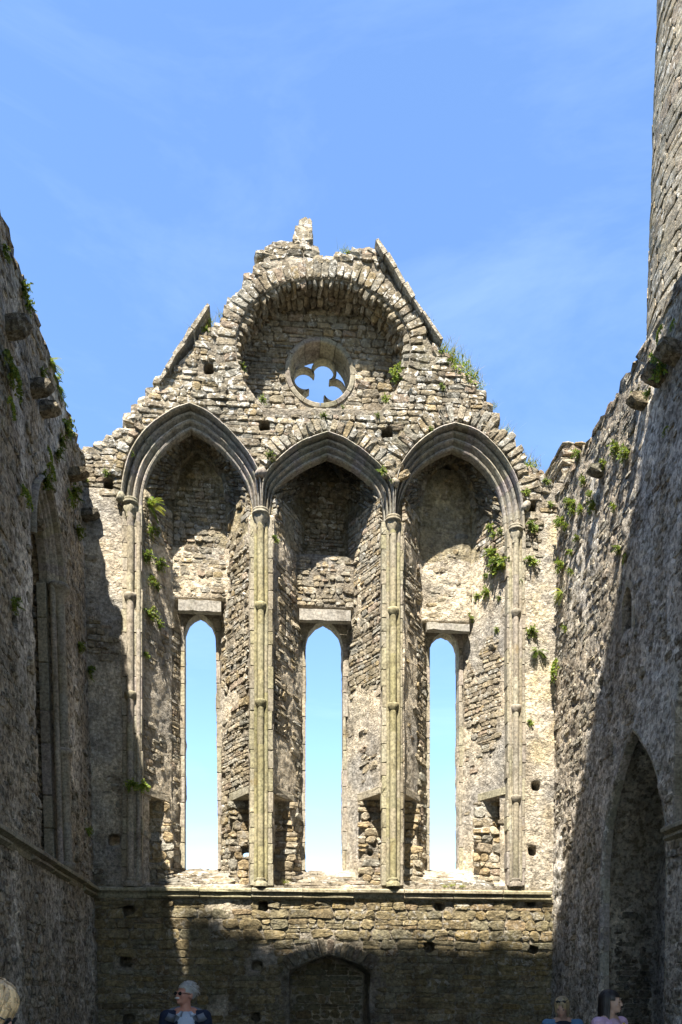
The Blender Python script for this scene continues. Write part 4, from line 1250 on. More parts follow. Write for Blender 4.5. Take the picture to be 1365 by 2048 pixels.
# ------------------------------------------------------------------ round tower beyond the right wall
CXT, CYT = 10.3, 14.6
def tang(px, py):
    a, b, c = ray(px, py); n = math.hypot(a, b)
    r = abs(CXT * b - CYT * a) / n; dist = math.sqrt(CXT ** 2 + CYT ** 2 - r * r); return r, EYE + c / n * dist
(r1, z1), (r2, z2) = tang(1294, 690), tang(1316, 20)
TAP = (r2 - r1) / (z2 - z1)
def rad_t(z): return r1 + TAP * (z - z1)
rt_ = empty('round_tower', (CXT, CYT, 0)); tag(rt_, 'tall tapering round tower of coursed stone blocks rising behind the wall', 'tower')
ZRT = 27.0
V, F = lathe([(rad_t(z) - .03, z) for z in np.linspace(-.2, ZRT, 40)] + [(0.01, ZRT + 3.6)], (CXT, CYT, 0), 72)
mesh_obj('masonry_core', V, F, M_CORE, rt_, np.r_[.15, .128, .095, .2], True, (CXT, CYT, 10))
def St(u, v):
    r = np.asarray(rad_t(v)); a = u / r1
    n = np.stack([np.cos(a), np.sin(a), np.zeros_like(a)], -1)
    return np.stack([CXT + r * np.cos(a), CYT + r * np.sin(a), v], -1), n
St.flip = False
rs = []
def colT(P, t, r):
    t = t.copy(); m = t[:3].mean(); t[:3] = (t[:3] * .6 + m * .4) * np.array((1, .965, .88)); t[3] = np.clip(t[3] + .2, 0, 1); return t
rs += rubble(rng, St, (R(150) * r1, R(285) * r1, 8.5, ZRT), None, [], None, h=(.2, .38), l=(.3, .8), hgt=(.006, .02), sink=.06, colf=colT, crown=.92, warp=.015, gain=1.1)
place_stones(rs, rt_, M_STONE)
# ------------------------------------------------------------------ plants on the walls
def leaf_mat():
    m = bpy.data.materials.new('leaf')
    t, b = nodes(m); N = t.nodes; L = t.links
    at = N.new('ShaderNodeAttribute'); at.attribute_name = 'tint'
    oi = N.new('ShaderNodeObjectInfo')
    hs = N.new('ShaderNodeHueSaturation')
    r = N.new('ShaderNodeMapRange'); r.inputs['To Min'].default_value = .7; r.inputs['To Max'].default_value = 1.25
    L.new(oi.outputs['Random'], r.inputs['Value']); L.new(r.outputs[0], hs.inputs['Value']); L.new(at.outputs['Color'], hs.inputs['Color'])
    L.new(hs.outputs[0], b.inputs['Base Color']); b.inputs['Roughness'].default_value = .55; b.inputs['Specular IOR Level'].default_value = .3
    tr = N.new('ShaderNodeBsdfTranslucent'); L.new(hs.outputs[0], tr.inputs['Color'])
    mxs = N.new('ShaderNodeMixShader'); mxs.inputs[0].default_value = .35
    L.new(b.outputs[0], mxs.inputs[1]); L.new(tr.outputs[0], mxs.inputs[2]); L.new(mxs.outputs[0], N['Material Output'].inputs['Surface'])
    return m
M_LEAF = leaf_mat()
def leaf(mb, p, d, n, ln, w, col):
    d = d / np.linalg.norm(d); s = np.cross(d, n); k = np.linalg.norm(s)
    if k < 1e-4: s = np.array((1, 0, 0.)); k = 1
    s = s / k; n = np.cross(s, d)
    V = [p, p + d * ln * .45 + s * w + n * w * .35, p + d * ln, p + d * ln * .45 - s * w + n * w * .35, p + d * ln * .5]
    mb.add(V, [(0, 4, 1), (1, 4, 2), (2, 4, 3), (3, 4, 0)], col)
GREENS = [(.15, .21, .03), (.11, .17, .025), (.19, .235, .035), (.08, .125, .022), (.21, .22, .035)]
def clump(kind, seed):
    """outward is -y, up is +z; about one unit across"""
    r = np.random.default_rng(seed); mb = MB(); up = np.array((0, 0, 1.)); out = np.array((0, -1., 0))
    def col(k=1.0): return np.r_[np.array(GREENS[r.integers(5)]) * r.uniform(.85, 1.5) * k, 1]
    if kind == 'leafy':
        for s in range(16):
            a = r.uniform(0, 2 * math.pi); d = np.array((math.cos(a) * .8, -r.uniform(.3, 1.0), math.sin(a) * .75 - .1)); d /= np.linalg.norm(d)
            p = np.zeros(3); n = r.integers(8, 14)
            for i in range(n):
                d = d + np.array((0, 0, -.09)) + r.normal(0, .12, 3); d /= np.linalg.norm(d); p = p + d * r.uniform(.035, .062)
                if p[1] > -.02: p[1] = -.02
                for q in range(2): leaf(mb, p, d * .5 + r.normal(0, .6, 3), out + up * .6 + r.normal(0, .4, 3), r.uniform(.09, .16), r.uniform(.035, .06), col())
    elif kind == 'fern':
        for s in range(17):
            a = r.uniform(-2.6, 2.6); d = np.array((math.sin(a), -r.uniform(.4, 1.0), math.cos(a) * .9 + .15)); d /= np.linalg.norm(d)
            p = np.zeros(3); n = 11; c = col()
            for i in range(n):
                d = d + np.array((0, 0, -.13)); d /= np.linalg.norm(d); p = p + d * .052
                if p[1] > -.015: p[1] = -.015
                s_ = np.cross(d, up); s_ /= max(np.linalg.norm(s_), 1e-3); w = .13 * (1 - abs(i / n - .35) * 1.1)
                for sg in (-1, 1): leaf(mb, p, s_ * sg + d * .5, up + out * .4, max(w, .03), .022, c * np.array((1, 1, 1, 1)) * r.uniform(.85, 1.15))
    elif kind == 'trail':
        for s in range(12):
            p = np.array((r.uniform(-.05, .05), 0, r.uniform(0, .1))); d = np.array((r.normal(0, .3), -.5, -.3))
            for i in range(r.integers(10, 18)):
                d = d + np.array((r.normal(0, .15), .04, -.12)); d /= np.linalg.norm(d); p = p + d * .06
                p[1] = min(p[1], -.02)
                for q in range(2): leaf(mb, p, r.normal(0, .7, 3) + out * .5, out + up * .4 + r.normal(0, .4, 3), r.uniform(.07, .13), r.uniform(.03, .05), col())
    else:
        for s in range(70):
            p = np.array((r.normal(0, .28), r.normal(0, .3), -.05)); d = np.array((r.normal(0, .3), r.normal(0, .3), 1.)); d /= np.linalg.norm(d); h = r.uniform(.3, .9); c = col(1.15) * np.array((1.2, 1.0, 1, 1))
            w = np.array((r.normal(), r.normal(), 0)); w = w / np.linalg.norm(w) * .014
            V = [p - w, p + w]; F = []
            for i in (1, 2, 3):
                t = i / 3; q = p + d * h * t + np.array((d[0], d[1], -.15)) * h * t * t * .9; V += [q - w * (1 - t * .85), q + w * (1 - t * .85)]
                k = 2 * i; F.append((k - 2, k - 1, k + 1, k))
            mb.add(V, F, c)
        for s in range(30):
            leaf(mb, np.array((r.normal(0, .25), r.normal(0, .25), r.uniform(0, .12))), r.normal(0, 1, 3) + up, up, .16, .05, col())
    V = np.concatenate(mb.v); C = np.concatenate(mb.c)
    me = bpy.data.meshes.new(kind); me.from_pydata(V.tolist(), [], mb.f); set_tint(me, C); me.materials.append(M_LEAF); return me
CL = {k: [clump(k, 100 + 17 * i + sum(map(ord, k))) for i in range(4)] for k in ('leafy', 'fern', 'trail', 'grass')}
NAMES = {'leafy': ('leafy_wall_plant', 'plant'), 'fern': ('wall_fern', 'fern'), 'trail': ('trailing_wall_plant', 'plant'), 'grass': ('grass_tuft', 'grass')}
LMK = {}
def plant(kind, pos, size, rotz, label, group, tilt=0.0, at=None, marks=None, noun=None):
    o = bpy.data.objects.new(NAMES[kind][0], CL[kind][rng.integers(4)]); COL.objects.link(o)
    o.location = pos; o.rotation_euler = (tilt, rng.uniform(-.25, .25), rotz + rng.uniform(-.25, .25))
    s = size; o.scale = (s * rng.uniform(.85, 1.15), s, s * rng.uniform(.85, 1.2))
    if marks:                               # say what it grows next to
        k = min(marks, key=lambda m: (m[0] - at[0]) ** 2 + ((m[1] - at[1]) * .6) ** 2)
        dy = k[1] - at[1]; far = abs(dy) > 70
        rel = ('high above' if far else 'just above') if dy > 14 else (('well below' if far else 'just below') if dy < -14 else 'beside')
        sz = 'large' if size > .42 else ('small' if size > .24 else 'tiny')
        kn = {'leafy': 'leafy clump', 'fern': 'fern', 'trail': 'trailing plant', 'grass': 'grass tuft'}[kind]
        label = f'{sz} {noun or "green"} {kn} {rel} {k[2]}'
    return tag(o, label, NAMES[kind][1], group)
def splay_pos(ai, side, px, py):
    """pixel -> place on a splayed jamb"""
    A = ARCH[ai]; f, b = (A['fr'][0], A['bk'][0]) if side == 0 else (A['fr'][-1], A['bk'][-1])
    a, bb, c = ray(px, py); dx, dy = b.x - f.x, b.y - f.y
    t = (f.x * dy - f.y * dx) / (a * dy - bb * dx)
    return Vector((t * a, t * bb, EYE + t * c))
S_ = .0102
TL = 'green plants sprouting from the walls'
for px, py, r, k in ((300, 1015, 26, 'fern'), (300, 1062, 13, 'leafy'), (313, 1060, 8, 'leafy'), (293, 1112, 16, 'leafy'), (318, 1128, 16, 'leafy'), (301, 1152, 18, 'trail'), (312, 1172, 9, 'leafy'), (298, 1225, 17, 'leafy'), (318, 1247, 11, 'leafy'), (291, 1308, 8, 'leafy')):
    lab = {'fern': 'bushy fern high on the window splay just right of a capital', 'leafy': 'small leafy green clump on the splay beside the shaded corner shaft', 'trail': 'trailing green plant on the splay beside the shaded corner shaft'}[k]
    plant(k, splay_pos(0, 0, px, py), r * 2.1 * S_, R(58), lab, 'plants on the splay beside the shaded corner', at=(px, py), marks=[(270, 1015, 'the capital of the shaded corner shaft'), (270, 1196, 'the upper corner shaft ring, on the splay'), (270, 1100, 'the plain drums of the shaded corner shaft'), (350, 1218, 'the lintel on the shaded side')])
for px, py, r, k in ((1003, 1122, 26, 'leafy'), (985, 1103, 16, 'leafy'), (990, 1140, 14, 'leafy'), (975, 1182, 14, 'leafy'), (956, 1192, 9, 'leafy'), (930, 1163, 11, 'trail'), (932, 1190, 9, 'leafy'), (942, 1236, 15, 'leafy'), (982, 1052, 10, 'leafy'), (988, 1068, 9, 'leafy'), (1003, 1062, 8, 'leafy'), (974, 1150, 8, 'leafy'), (1000, 1195, 7, 'leafy'), (995, 1258, 7, 'leafy')):
    lab = 'large leafy green clump on the sunny window splay' if r > 20 else ('trailing green plant on the sunny window splay above a lintel' if k == 'trail' else 'small leafy green clump on the sunny window splay')
    plant(k, splay_pos(2, 1, px, py), r * 2.0 * S_, R(-55), lab, 'plants on the sunny splay', at=(px, py), marks=[(1022, 1062, 'the capital of the sunny end shaft'), (1022, 1228, 'the upper sunny shaft ring, on the splay'), (932, 1245, 'the lintel end on the sunny splay'), (1022, 1140, 'the sunny shaft drums, on the splay'), (930, 1150, 'the pale plaster panel over a lintel')])
for px, py, r, k in ((1062, 1120, 15, 'leafy'), (1060, 1050, 15, 'leafy'), (1075, 1303, 19, 'fern'), (1063, 1262, 13, 'leafy'), (1060, 1443, 8, 'leafy'), (1040, 1163, 6, 'leafy'), (1050, 985, 10, 'leafy'), (1101, 1008, 8, 'leafy'), (1092, 962, 9, 'leafy')):
    plant(k, G(px, py, -.01), r * 2.0 * S_, 0, 'fern clump on the plastered strip between shaft and corner' if k == 'fern' else 'small leafy clump on the plastered strip near the sunny corner', 'plants on the plastered strip', at=(px, py), marks=[(1045, 1062, 'the sunny end capital, on the strip'), (1065, 1013, 'the open hole near the sunny end arch'), (1045, 1228, 'the upper sunny shaft ring, on the strip'), (1045, 1418, 'the middle sunny shaft ring, on the strip'), (1110, 965, 'the stone stub in the corner')])
for px, py, r, k in ((792, 752, 18, 'leafy'), (775, 802, 15, 'leafy'), (802, 728, 14, 'trail'), (765, 830, 7, 'leafy'), (525, 800, 9, 'leafy'), (487, 735, 9, 'leafy')):
    plant(k, G(px, py, .12), r * 2.0 * S_, 0, 'trailing green plant inside the rim of the round recess' if k == 'trail' else 'leafy green clump at the edge of the round recess', 'plants round the recess', at=(px, py), marks=[(820, 700, 'the shadowed haunch of the round recess'), (764, 812, 'the sunlit foot of the round recess'), (473, 705, 'the darker haunch of the round recess'), (526, 812, 'the shaded foot of the round recess')])
for px, py, r in ((648, 832, 8), (686, 814, 5), (755, 830, 6), (862, 858, 7), (266, 908, 6), (214, 945, 8), (883, 772, 8)):
    plant('leafy', G(px, py, -.02), r * 2.0 * S_, 0, 'tiny green tuft in the joints of the upper gable', 'tiny tufts on the gable', at=(px, py), marks=[(641, 808, 'the round window ring'), (910, 847, 'the hood of the sunny end arch'), (262, 900, 'the hood of the shaded end arch'), (217, 968, 'the square hole by the shaded end arch'), (774, 866, 'the hole between the middle and sunny arches'), (890, 730, 'the grassy rake')])
for px, py, r in ((541, 912, 12), (764, 942, 10), (785, 962, 6)):
    plant('leafy', G(px, py, -.08), r * 2.0 * S_, 0, 'green tuft in the valley between two window arches', 'tufts between the arches')
plant('leafy', G(549, 1076, .05), .2, R(20), 'small green clump beside a pier just below its capital', None)
plant('leafy', G(265, 1568, -.14), .28, 0, 'shaded green clump on the ring of the corner shaft', 'clumps on the corner shaft')
plant('leafy', G(287, 1570, -.05), .28, 0, 'sunlit green clump beside the ring of the corner shaft', 'clumps on the corner shaft')
for px, py, r in ((404, 662, 16), (416, 652, 15), (455, 640, 13), (692, 506, 10), (803, 580, 9), (850, 640, 9), (884, 703, 15), (898, 722, 18), (912, 735, 20), (928, 752, 20), (944, 764, 17), (957, 772, 12), (985, 815, 10), (1010, 868, 12), (1055, 930, 16), (1068, 934, 12), (890, 712, 16), (905, 728, 18), (920, 744, 18), (936, 760, 16), (1040, 912, 9)):
    plant('grass', G(px, py, .25), r * 2.2 * S_, rng.uniform(0, 6), 'grass tuft growing on the sloping broken head of the gable', 'grass tufts on the gable head', at=(px, py), marks=[(419, 630, 'the tilted coping slab'), (455, 640, 'the voussoirs by the tilted coping'), (690, 500, 'the broken ridge'), (815, 585, 'the long sloping coping'), (875, 690, 'the foot of the long sloping coping'), (915, 735, 'the mossy middle of the rake'), (955, 770, 'the lower end of the mossy rake'), (990, 830, 'the step at the hood of the sunny arch'), (1060, 930, 'the low wall head near the corner stub')])
for px, py, r in ((884, 706, 13), (899, 724, 15), (914, 740, 16), (930, 754, 14), (945, 768, 12), (1058, 934, 12), (700, 508, 9), (412, 660, 11)):
    plant('leafy', G(px, py - 3, .03), r * 2.0 * S_, 0, None, 'moss cushions on the gable head', R(50), at=(px, py), noun='yellow green mossy', marks=[(419, 630, 'the tilted coping slab'), (690, 500, 'the broken ridge'), (875, 690, 'the foot of the long coping'), (915, 735, 'the grassy middle of the rake'), (955, 770, 'the lower end of the rake'), (1060, 930, 'the low wall head')])
for px, py in ((905, 1780), (925, 1782), (890, 1782), (573, 1774)):
    plant('grass', G(px, py - 8, -.03), .13, 0, 'low grass sprouting along the top of the string course', 'grass on the string course')
# left wall
for px, py, r, k in ((6, 705, 20, 'trail'), (18, 735, 22, 'trail'), (14, 800, 14, 'trail'), (3, 500, 10, 'leafy'), (42, 575, 12, 'leafy'), (52, 610, 10, 'leafy'), (34, 640, 9, 'leafy'), (98, 930, 11, 'trail'), (92, 895, 10, 'trail'), (128, 850, 12, 'leafy'), (118, 880, 10, 'leafy'), (42, 975, 16, 'trail'), (86, 958, 14, 'leafy'), (22, 1206, 12, 'leafy'), (175, 1338, 10, 'leafy'), (155, 1290, 8, 'leafy'), (143, 985, 12, 'leafy'), (152, 1060, 10, 'leafy'), (178, 1000, 10, 'leafy'), (133, 980, 10, 'trail'), (110, 905, 10, 'leafy'), (80, 745, 9, 'leafy'), (165, 960, 9, 'leafy'), (172, 1660, 7, 'leafy')):
    y, z = swp(px, py, 0)
    plant(k, at_side(0, y, z, .02), r * 2.4 * S_ * y / D * 1.3, R(90), 'dark green trailing plant hanging on the shaded wall with corbels' if k == 'trail' else 'dark green leafy clump rooted in the shaded wall with corbels', 'plants on the shaded wall', at=(px, py), noun='dark green', marks=[(10, 652, 'the big nearest corbel of the shaded wall'), (70, 795, 'the pair of corbels on the shaded wall'), (138, 948, 'the flat corbel over the blind arch'), (164, 1030, 'the corbel next to the shaded corner'), (95, 965, 'the crown of the blind arch'), (124, 1180, 'the capital of the blind arch'), (60, 1250, 'the bare masonry beside the blind arch'), (45, 580, 'the head of the shaded wall'), (176, 1340, 'the shaded corner at mid height'), (180, 1700, 'the string course in the shaded corner'), (120, 850, 'the fern fringe of the shaded wall')])
for px, py, r in ((104, 770, 24), (116, 800, 22), (128, 842, 14), (60, 612, 10), (48, 572, 9)):
    y, z = swp(px, py, 0)
    plant('fern', at_side(0, y, ZTL - .02, -.05), r * 2.2 * S_ * y / D, R(90), 'sunlit yellow green fern overhanging the top of the shaded wall', 'ferns on the wall head')
# right wall
for px, py, r, k in ((1239, 893, 14, 'leafy'), (1256, 903, 13, 'leafy'), (1213, 925, 10, 'leafy'), (1160, 905, 11, 'leafy'), (1185, 985, 9, 'leafy'), (1192, 1008, 12, 'leafy'), (1152, 1003, 10, 'leafy'), (1127, 1040, 14, 'leafy'), (1137, 1050, 9, 'leafy'), (1150, 1020, 9, 'leafy'), (1166, 1015, 8, 'leafy'), (1158, 1075, 8, 'leafy'), (1128, 1128, 13, 'leafy'), (1147, 1142, 9, 'leafy'), (1128, 1188, 16, 'fern'), (1135, 1255, 8, 'leafy'), (1118, 1320, 18, 'trail'), (1146, 1102, 8, 'leafy'), (1232, 1012, 8, 'leafy'), (1242, 1095, 11, 'leafy'), (1255, 1108, 9, 'trail'), (1280, 790, 11, 'leafy'), (1172, 958, 9, 'leafy'), (1140, 1000, 9, 'leafy')):
    y, z = swp(px, py, 1)
    plant(k, at_side(1, y, z, .02), r * 2.2 * S_ * y / D * 1.2, R(-90), {'leafy': 'small yellow green clump rooted in the sunlit part of the side wall', 'fern': 'round green fern low in the sunny corner on the side wall', 'trail': 'trailing green plant on the side wall at the edge of the sunlight'}[k], 'plants on the sunlit side wall', at=(px, py), noun='yellow green', marks=[(1206, 943, 'the single sunlit corbel'), (1148, 930, 'the corner stub of coursed stone'), (1253, 1176, 'the narrow slit'), (1293, 803, 'the corbel at the shadow edge'), (1118, 1040, 'the arch springing in the sunny corner'), (1118, 1160, 'the sunny corner at capital height'), (1118, 1320, 'the sunny corner below the fern'), (1160, 1090, 'the pitted sunlit face of the side wall'), (1240, 890, 'the sunlit head of the side wall')])
for px, py, r, k in ((1335, 735, 24, 'leafy'), (1322, 720, 15, 'leafy'), (1335, 655, 15, 'trail'), (1340, 690, 12, 'trail'), (1310, 785, 12, 'leafy'), (1360, 640, 10, 'trail'), (1345, 855, 10, 'trail')):
    y, z = swp(px, py, 1)
    plant(k, at_side(1, y, z, .08), r * 2.2 * S_ * y / D * 1.1, R(-90), 'dark green clump around the corbels of the half sunlit wall' if k == 'leafy' else 'dark trailing plant above the corbels of the half sunlit wall', 'plants by the corbels', at=(px, py), noun='dark', marks=[(1326, 752, 'the leafy corbel in shade'), (1293, 803, 'the corbel at the shadow edge'), (1358, 705, 'the large corbel nearest the round tower'), (1345, 640, 'the wall head in front of the round tower')])
# ------------------------------------------------------------------ people
def capsule(p0, p1, r0, r1, n=12):
    p0, p1 = Vector(p0), Vector(p1); d = p1 - p0; q = d.to_track_quat('Z', 'Y'); L = d.length; V = []; rings = []
    pr = [(r0 * math.cos(a), -r0 * math.sin(a)) for a in (R(75), R(45), R(15))] + [(r1 * math.cos(a), L + r1 * math.sin(a)) for a in (R(15), R(45), R(75))]
    for r, z in pr:
        for k in range(n): V.append(p0 + q @ Vector((r * math.cos(2 * math.pi * k / n), r * math.sin(2 * math.pi * k / n), z)))
    F = [(i * n + k, i * n + (k + 1) % n, (i + 1) * n + (k + 1) % n, (i + 1) * n + k) for i in range(5) for k in range(n)]
    F += [tuple(range(n - 1, -1, -1)), tuple(range(5 * n, 6 * n))]
    return [tuple(v) for v in V], F
def ell(c, r, n=14, m=9):
    V = [(c[0], c[1], c[2] - r[2])]; F = []
    for i in range(1, m):
        a = -math.pi / 2 + math.pi * i / m
        for k in range(n): V.append((c[0] + r[0] * math.cos(a) * math.cos(2 * math.pi * k / n), c[1] + r[1] * math.cos(a) * math.sin(2 * math.pi * k / n), c[2] + r[2] * math.sin(a)))
    V.append((c[0], c[1], c[2] + r[2])); e = len(V) - 1
    for k in range(n):
        F.append((0, 1 + (k + 1) % n, 1 + k)); F.append((e, e - n + k, e - n + (k + 1) % n))
        for i in range(m - 2): F.append((1 + i * n + k, 1 + i * n + (k + 1) % n, 1 + (i + 1) * n + (k + 1) % n, 1 + (i + 1) * n + k))
    return V, F
def fuse(parts, vox, smooth=3):
    """join overlapping solids into one continuous skin"""
    bm = bmesh.new()
    for V, F in parts:
        o = tmp_obj(V, F); bm.from_mesh(o.data); d = o.data; bpy.data.objects.remove(o); bpy.data.meshes.remove(d)
    me = bpy.data.meshes.new('skin'); bm.to_mesh(me); bm.free()
    o = bpy.data.objects.new('tmp', me); COL.objects.link(o)
    m = o.modifiers.new('r', 'REMESH'); m.mode = 'VOXEL'; m.voxel_size = vox
    s = o.modifiers.new('s', 'SMOOTH'); s.factor = .5; s.iterations = smooth
    me2 = bpy.data.meshes.new_from_object(o.evaluated_get(bpy.context.evaluated_depsgraph_get()))
    bpy.data.objects.remove(o); bpy.data.meshes.remove(me); me2.shade_smooth(); return me2
HP = Vector((0, .02, 1.50))      # neck pivot
def person(name_lab, loc, yaw, hyaw, hpitch, stature, skin, top, outer, trou, hair_col, style, hroll=0.0, lean=0.0):
    k = stature / 1.75
    root = empty('person', loc); tag(root, name_lab, 'person')
    HR = Matrix.Translation(HP) @ Matrix.Rotation(hyaw, 4, 'Z') @ Matrix.Rotation(hpitch, 4, 'X') @ Matrix.Rotation(hroll, 4, 'Y') @ Matrix.Translation(-HP)
    LM = Matrix.Rotation(lean, 4, 'X')
    W = Matrix.Rotation(yaw, 4, 'Z') @ LM @ Matrix.Scale(k, 4)
    hx = lambda VF: ([tuple(HR @ Vector(v)) for v in VF[0]], VF[1])
    H = [ell((0, .015, 1.655), (.075, .096, .095)), ell((0, -.028, 1.605), (.064, .068, .088)), ell((0, -.046, 1.553), (.043, .044, .038)),
         capsule((0, -.093, 1.632), (0, -.107, 1.597), .009, .0125), ell((0, -.084, 1.644), (.048, .013, .009)), ell((0, -.091, 1.560), (.023, .009, .0085)), ell((0, -.080, 1.534), (.018, .014, .014)),
         ell((.077, .012, 1.612), (.011, .02, .032)), ell((-.077, .012, 1.612), (.011, .02, .032)), ell((.04, -.068, 1.598), (.02, .018, .018)), ell((-.04, -.068, 1.598), (.02, .018, .018))]
    parts = [hx(q) for q in H] + [capsule((0, .025, 1.42), tuple(HR @ Vector((0, .005, 1.58))), .058, .052)]
    torso = [ell((0, 0, 1.27), (.158, .105, .2)), capsule((-.15, .01, 1.405), (.15, .01, 1.405), .06, .06), ell((0, -.01, 1.05), (.148, .112, .18)), ell((0, .012, .93), (.165, .118, .12)), capsule((-.07, .015, 1.445), (.07, .015, 1.445), .055, .055)]
    arms, hands, legs, feet = [], [], [], []
    for s in (-1, 1):
        sh, el, wr = (s * .185, .01, 1.405), (s * .235, .045, 1.12), (s * .225, -.06, .885)
        arms += [capsule(sh, el, .055, .042), capsule(el, wr, .042, .03)]
        hands += [ell((s * .222, -.085, .835), (.017, .04, .05))]
        for f in range(4):
            y0 = -.115 + f * .021; ln = (.07, .08, .075, .058)[f]
            hands += [capsule((s * .222, y0, .805), (s * .220, y0 - .004, .805 - ln * .5), .0088, .008, 8), capsule((s * .220, y0 - .004, .805 - ln * .5), (s * .208, y0 + .004, .805 - ln), .008, .007, 8)]
        hands += [capsule((s * .214, -.115, .855), (s * .20, -.145, .815), .011, .0095, 8), capsule((s * .20, -.145, .815), (s * .192, -.150, .787), .0095, .008, 8)]
        legs += [capsule((s * .09, .01, .9), (s * .098, -.005, .5), .088, .058), capsule((s * .098, -.005, .5), (s * .1, .03, .1), .058, .04)]
        feet += [capsule((s * .1, .04, .055), (s * .115, -.12, .045), .045, .04)]
    me = fuse(parts + torso + arms + hands + legs + feet, .0085, 2)
    def add(name, me, mat, mtx=W, par=root):
        me.transform(mtx); me.materials.clear(); me.materials.append(mat)
        o = bpy.data.objects.new(name, me); COL.objects.link(o); o.parent = par; return o
    add('body', me, plain_mat('skin', skin, .55, .08, 40, .35))
    grow = lambda VFs, a: [(list(V), F) for V, F in VFs]
    def big(kind, e):
        out = []
        for s in (-1, 1):
            if kind == 'arms':
                sh, el, wr = (s * .185, .01, 1.405), (s * .237, .047, 1.12), (s * .226, -.055, .90)
                out += [capsule(sh, el, .06 + e, .05 + e), capsule(el, wr, .05 + e, .04 + e * .8)]
            elif kind == 'legs':
                out += [capsule((s * .09, .01, .9), (s * .098, -.005, .5), .09 + e, .068 + e), capsule((s * .098, -.005, .5), (s * .1, .03, .07), .068 + e, .055 + e)]
            elif kind == 'feet':
                out += [capsule((s * .1, .05, .05), (s * .115, -.13, .042), .048 + e, .042 + e)]
        if kind == 'torso':
            out += [ell((0, 0, 1.27), (.158 + e, .108 + e, .2)), capsule((-.15, .012, 1.40), (.15, .012, 1.40), .06 + e * .6, .06 + e * .6), ell((0, -.01, 1.05), (.15 + e, .114 + e, .19)), ell((0, .012, .92), (.168 + e, .12 + e, .12)), capsule((-.06, .02, 1.432), (.06, .02, 1.432), .056 + e * .4, .056 + e * .4)]
        return out
    add('trousers', fuse(big('legs', .012) + [ell((0, .012, .93), (.178, .13, .12))], .014), plain_mat('trouser_cloth', trou, .9, .12, 60, .1))
    add('shoes', fuse(big('feet', .008), .011), plain_mat('shoe_leather', (.03, .025, .02), .5, .1, 30))
    add('shirt', fuse(big('torso', .010) + big('arms', .004), .012), plain_mat('shirt_cloth', top, .9, .1, 70, .1))
    jk = fuse(big('torso', .028) + big('arms', .016), .013, 4)
    bm = bmesh.new(); bm.from_mesh(jk)
    dele = [f for f in bm.faces if (lambda c: c.y < -.03 and abs(c.x) < .035 + .06 * max(0, (c.z - .95) / .5))(f.calc_center_median())] if style != 'hood' else [f for f in bm.faces if (lambda c: c.y < -.03 and abs(c.x) < .02 + .06 * max(0, (c.z - 1.1) / .35))(f.calc_center_median())]
    bmesh.ops.delete(bm, geom=dele, context='FACES'); bm.to_mesh(jk); bm.free(); jk.shade_smooth()
    jm = plain_mat('jacket_cloth', outer, .85, .15, 50, .15)
    jo = add('jacket', jk, jm)
    # collar standing round the neck, open in front
    def collar(r0, z0, r1, z1, a0, a1, fall, nseg=22, th=.008):
        V, F = [], []
        for i in range(nseg + 1):
            a = a0 + (a1 - a0) * i / nseg; e = abs(i / nseg - .5) * 2
            for r, z in ((r0, z0 - .05 * e * fall), (r1 * (1 + .35 * e * fall), z1 - .10 * e * fall), (r1 * (1 + .35 * e * fall) + .035, z1 - .045 - .13 * e * fall), (r0 + th, z0 - .01 - .05 * e * fall)):
                V.append((r * 1.15 * math.sin(a), .022 + r * math.cos(a), z))
        for i in range(nseg):
            for j in range(4): F.append((i * 4 + j, i * 4 + (j + 1) % 4, (i + 1) * 4 + (j + 1) % 4, (i + 1) * 4 + j))
        F += [(0, 1, 2, 3), (nseg * 4 + 3, nseg * 4 + 2, nseg * 4 + 1, nseg * 4)]
        m = bpy.data.meshes.new('collar'); m.from_pydata(V, [], F); m.shade_smooth(); return m
    if style == 'man':
        add('jacket_collar', collar(.085, 1.45, .13, 1.525, -R(150), R(150), 1.0), plain_mat('collar_lining', (.16, .18, .21), .8, .1, 40), W)
        add('shirt_collar', collar(.060, 1.455, .066, 1.495, -R(160), R(160), .35), plain_mat('collar_cloth', [c * 1.25 for c in top], .9, .05, 50), W)
        for bz in (1.40, 1.31, 1.22):
            V, F = ell((0, -.122 if bz < 1.38 else -.10, bz), (.006, .004, .006), 8, 5); m = bpy.data.meshes.new('button'); m.from_pydata(V, [], F); add('button', m, plain_mat('button_white', (.7, .7, .7), .4), W)
    elif style == 'hood':
        add('hood', collar(.075, 1.43, .135, 1.475, -R(140), R(140), .5), jm, W)
        V, F = capsule((.055, -.118, 1.40), (-.06, -.135, 1.10), .016, .016, 8); m = bpy.data.meshes.new('strap'); m.from_pydata(V, [], F); add('shoulder_strap', m, plain_mat('strap_yellow', (.55, .38, .05), .7), W)
    else:
        add('jacket_collar', collar(.075, 1.44, .09, 1.50, -R(150), R(150), .9), jm, W)
    # eyes
    for s in (-1, 1):
        V, F = hx(ell((s * .031, -.086, 1.624), (.013, .007, .0065), 10, 6)); m = bpy.data.meshes.new('eye'); m.from_pydata(V, [], F); m.shade_smooth(); add('eye', m, plain_mat('eye_dark', (.05, .04, .035), .3), W)
    V, F = hx(ell((0, -.0935, 1.560), (.021, .0085, .0065), 10, 6)); m = bpy.data.meshes.new('lips'); m.from_pydata(V, [], F); m.shade_smooth(); add('lips', m, plain_mat('lip', (skin[0] * .75, skin[1] * .5, skin[2] * .5), .5), W)
    # hair: a fitted cap plus many strands
    r = np.random.default_rng(int(stature * 1000)); mb = MB()
    V, F = ell((0, .02, 1.66), (.083, .104, .1), 24, 16); V = np.array(V)
    hl = {'man': 1.675, 'hood': 1.685, 'bob': 1.672, 'fringe': 1.66}[style]
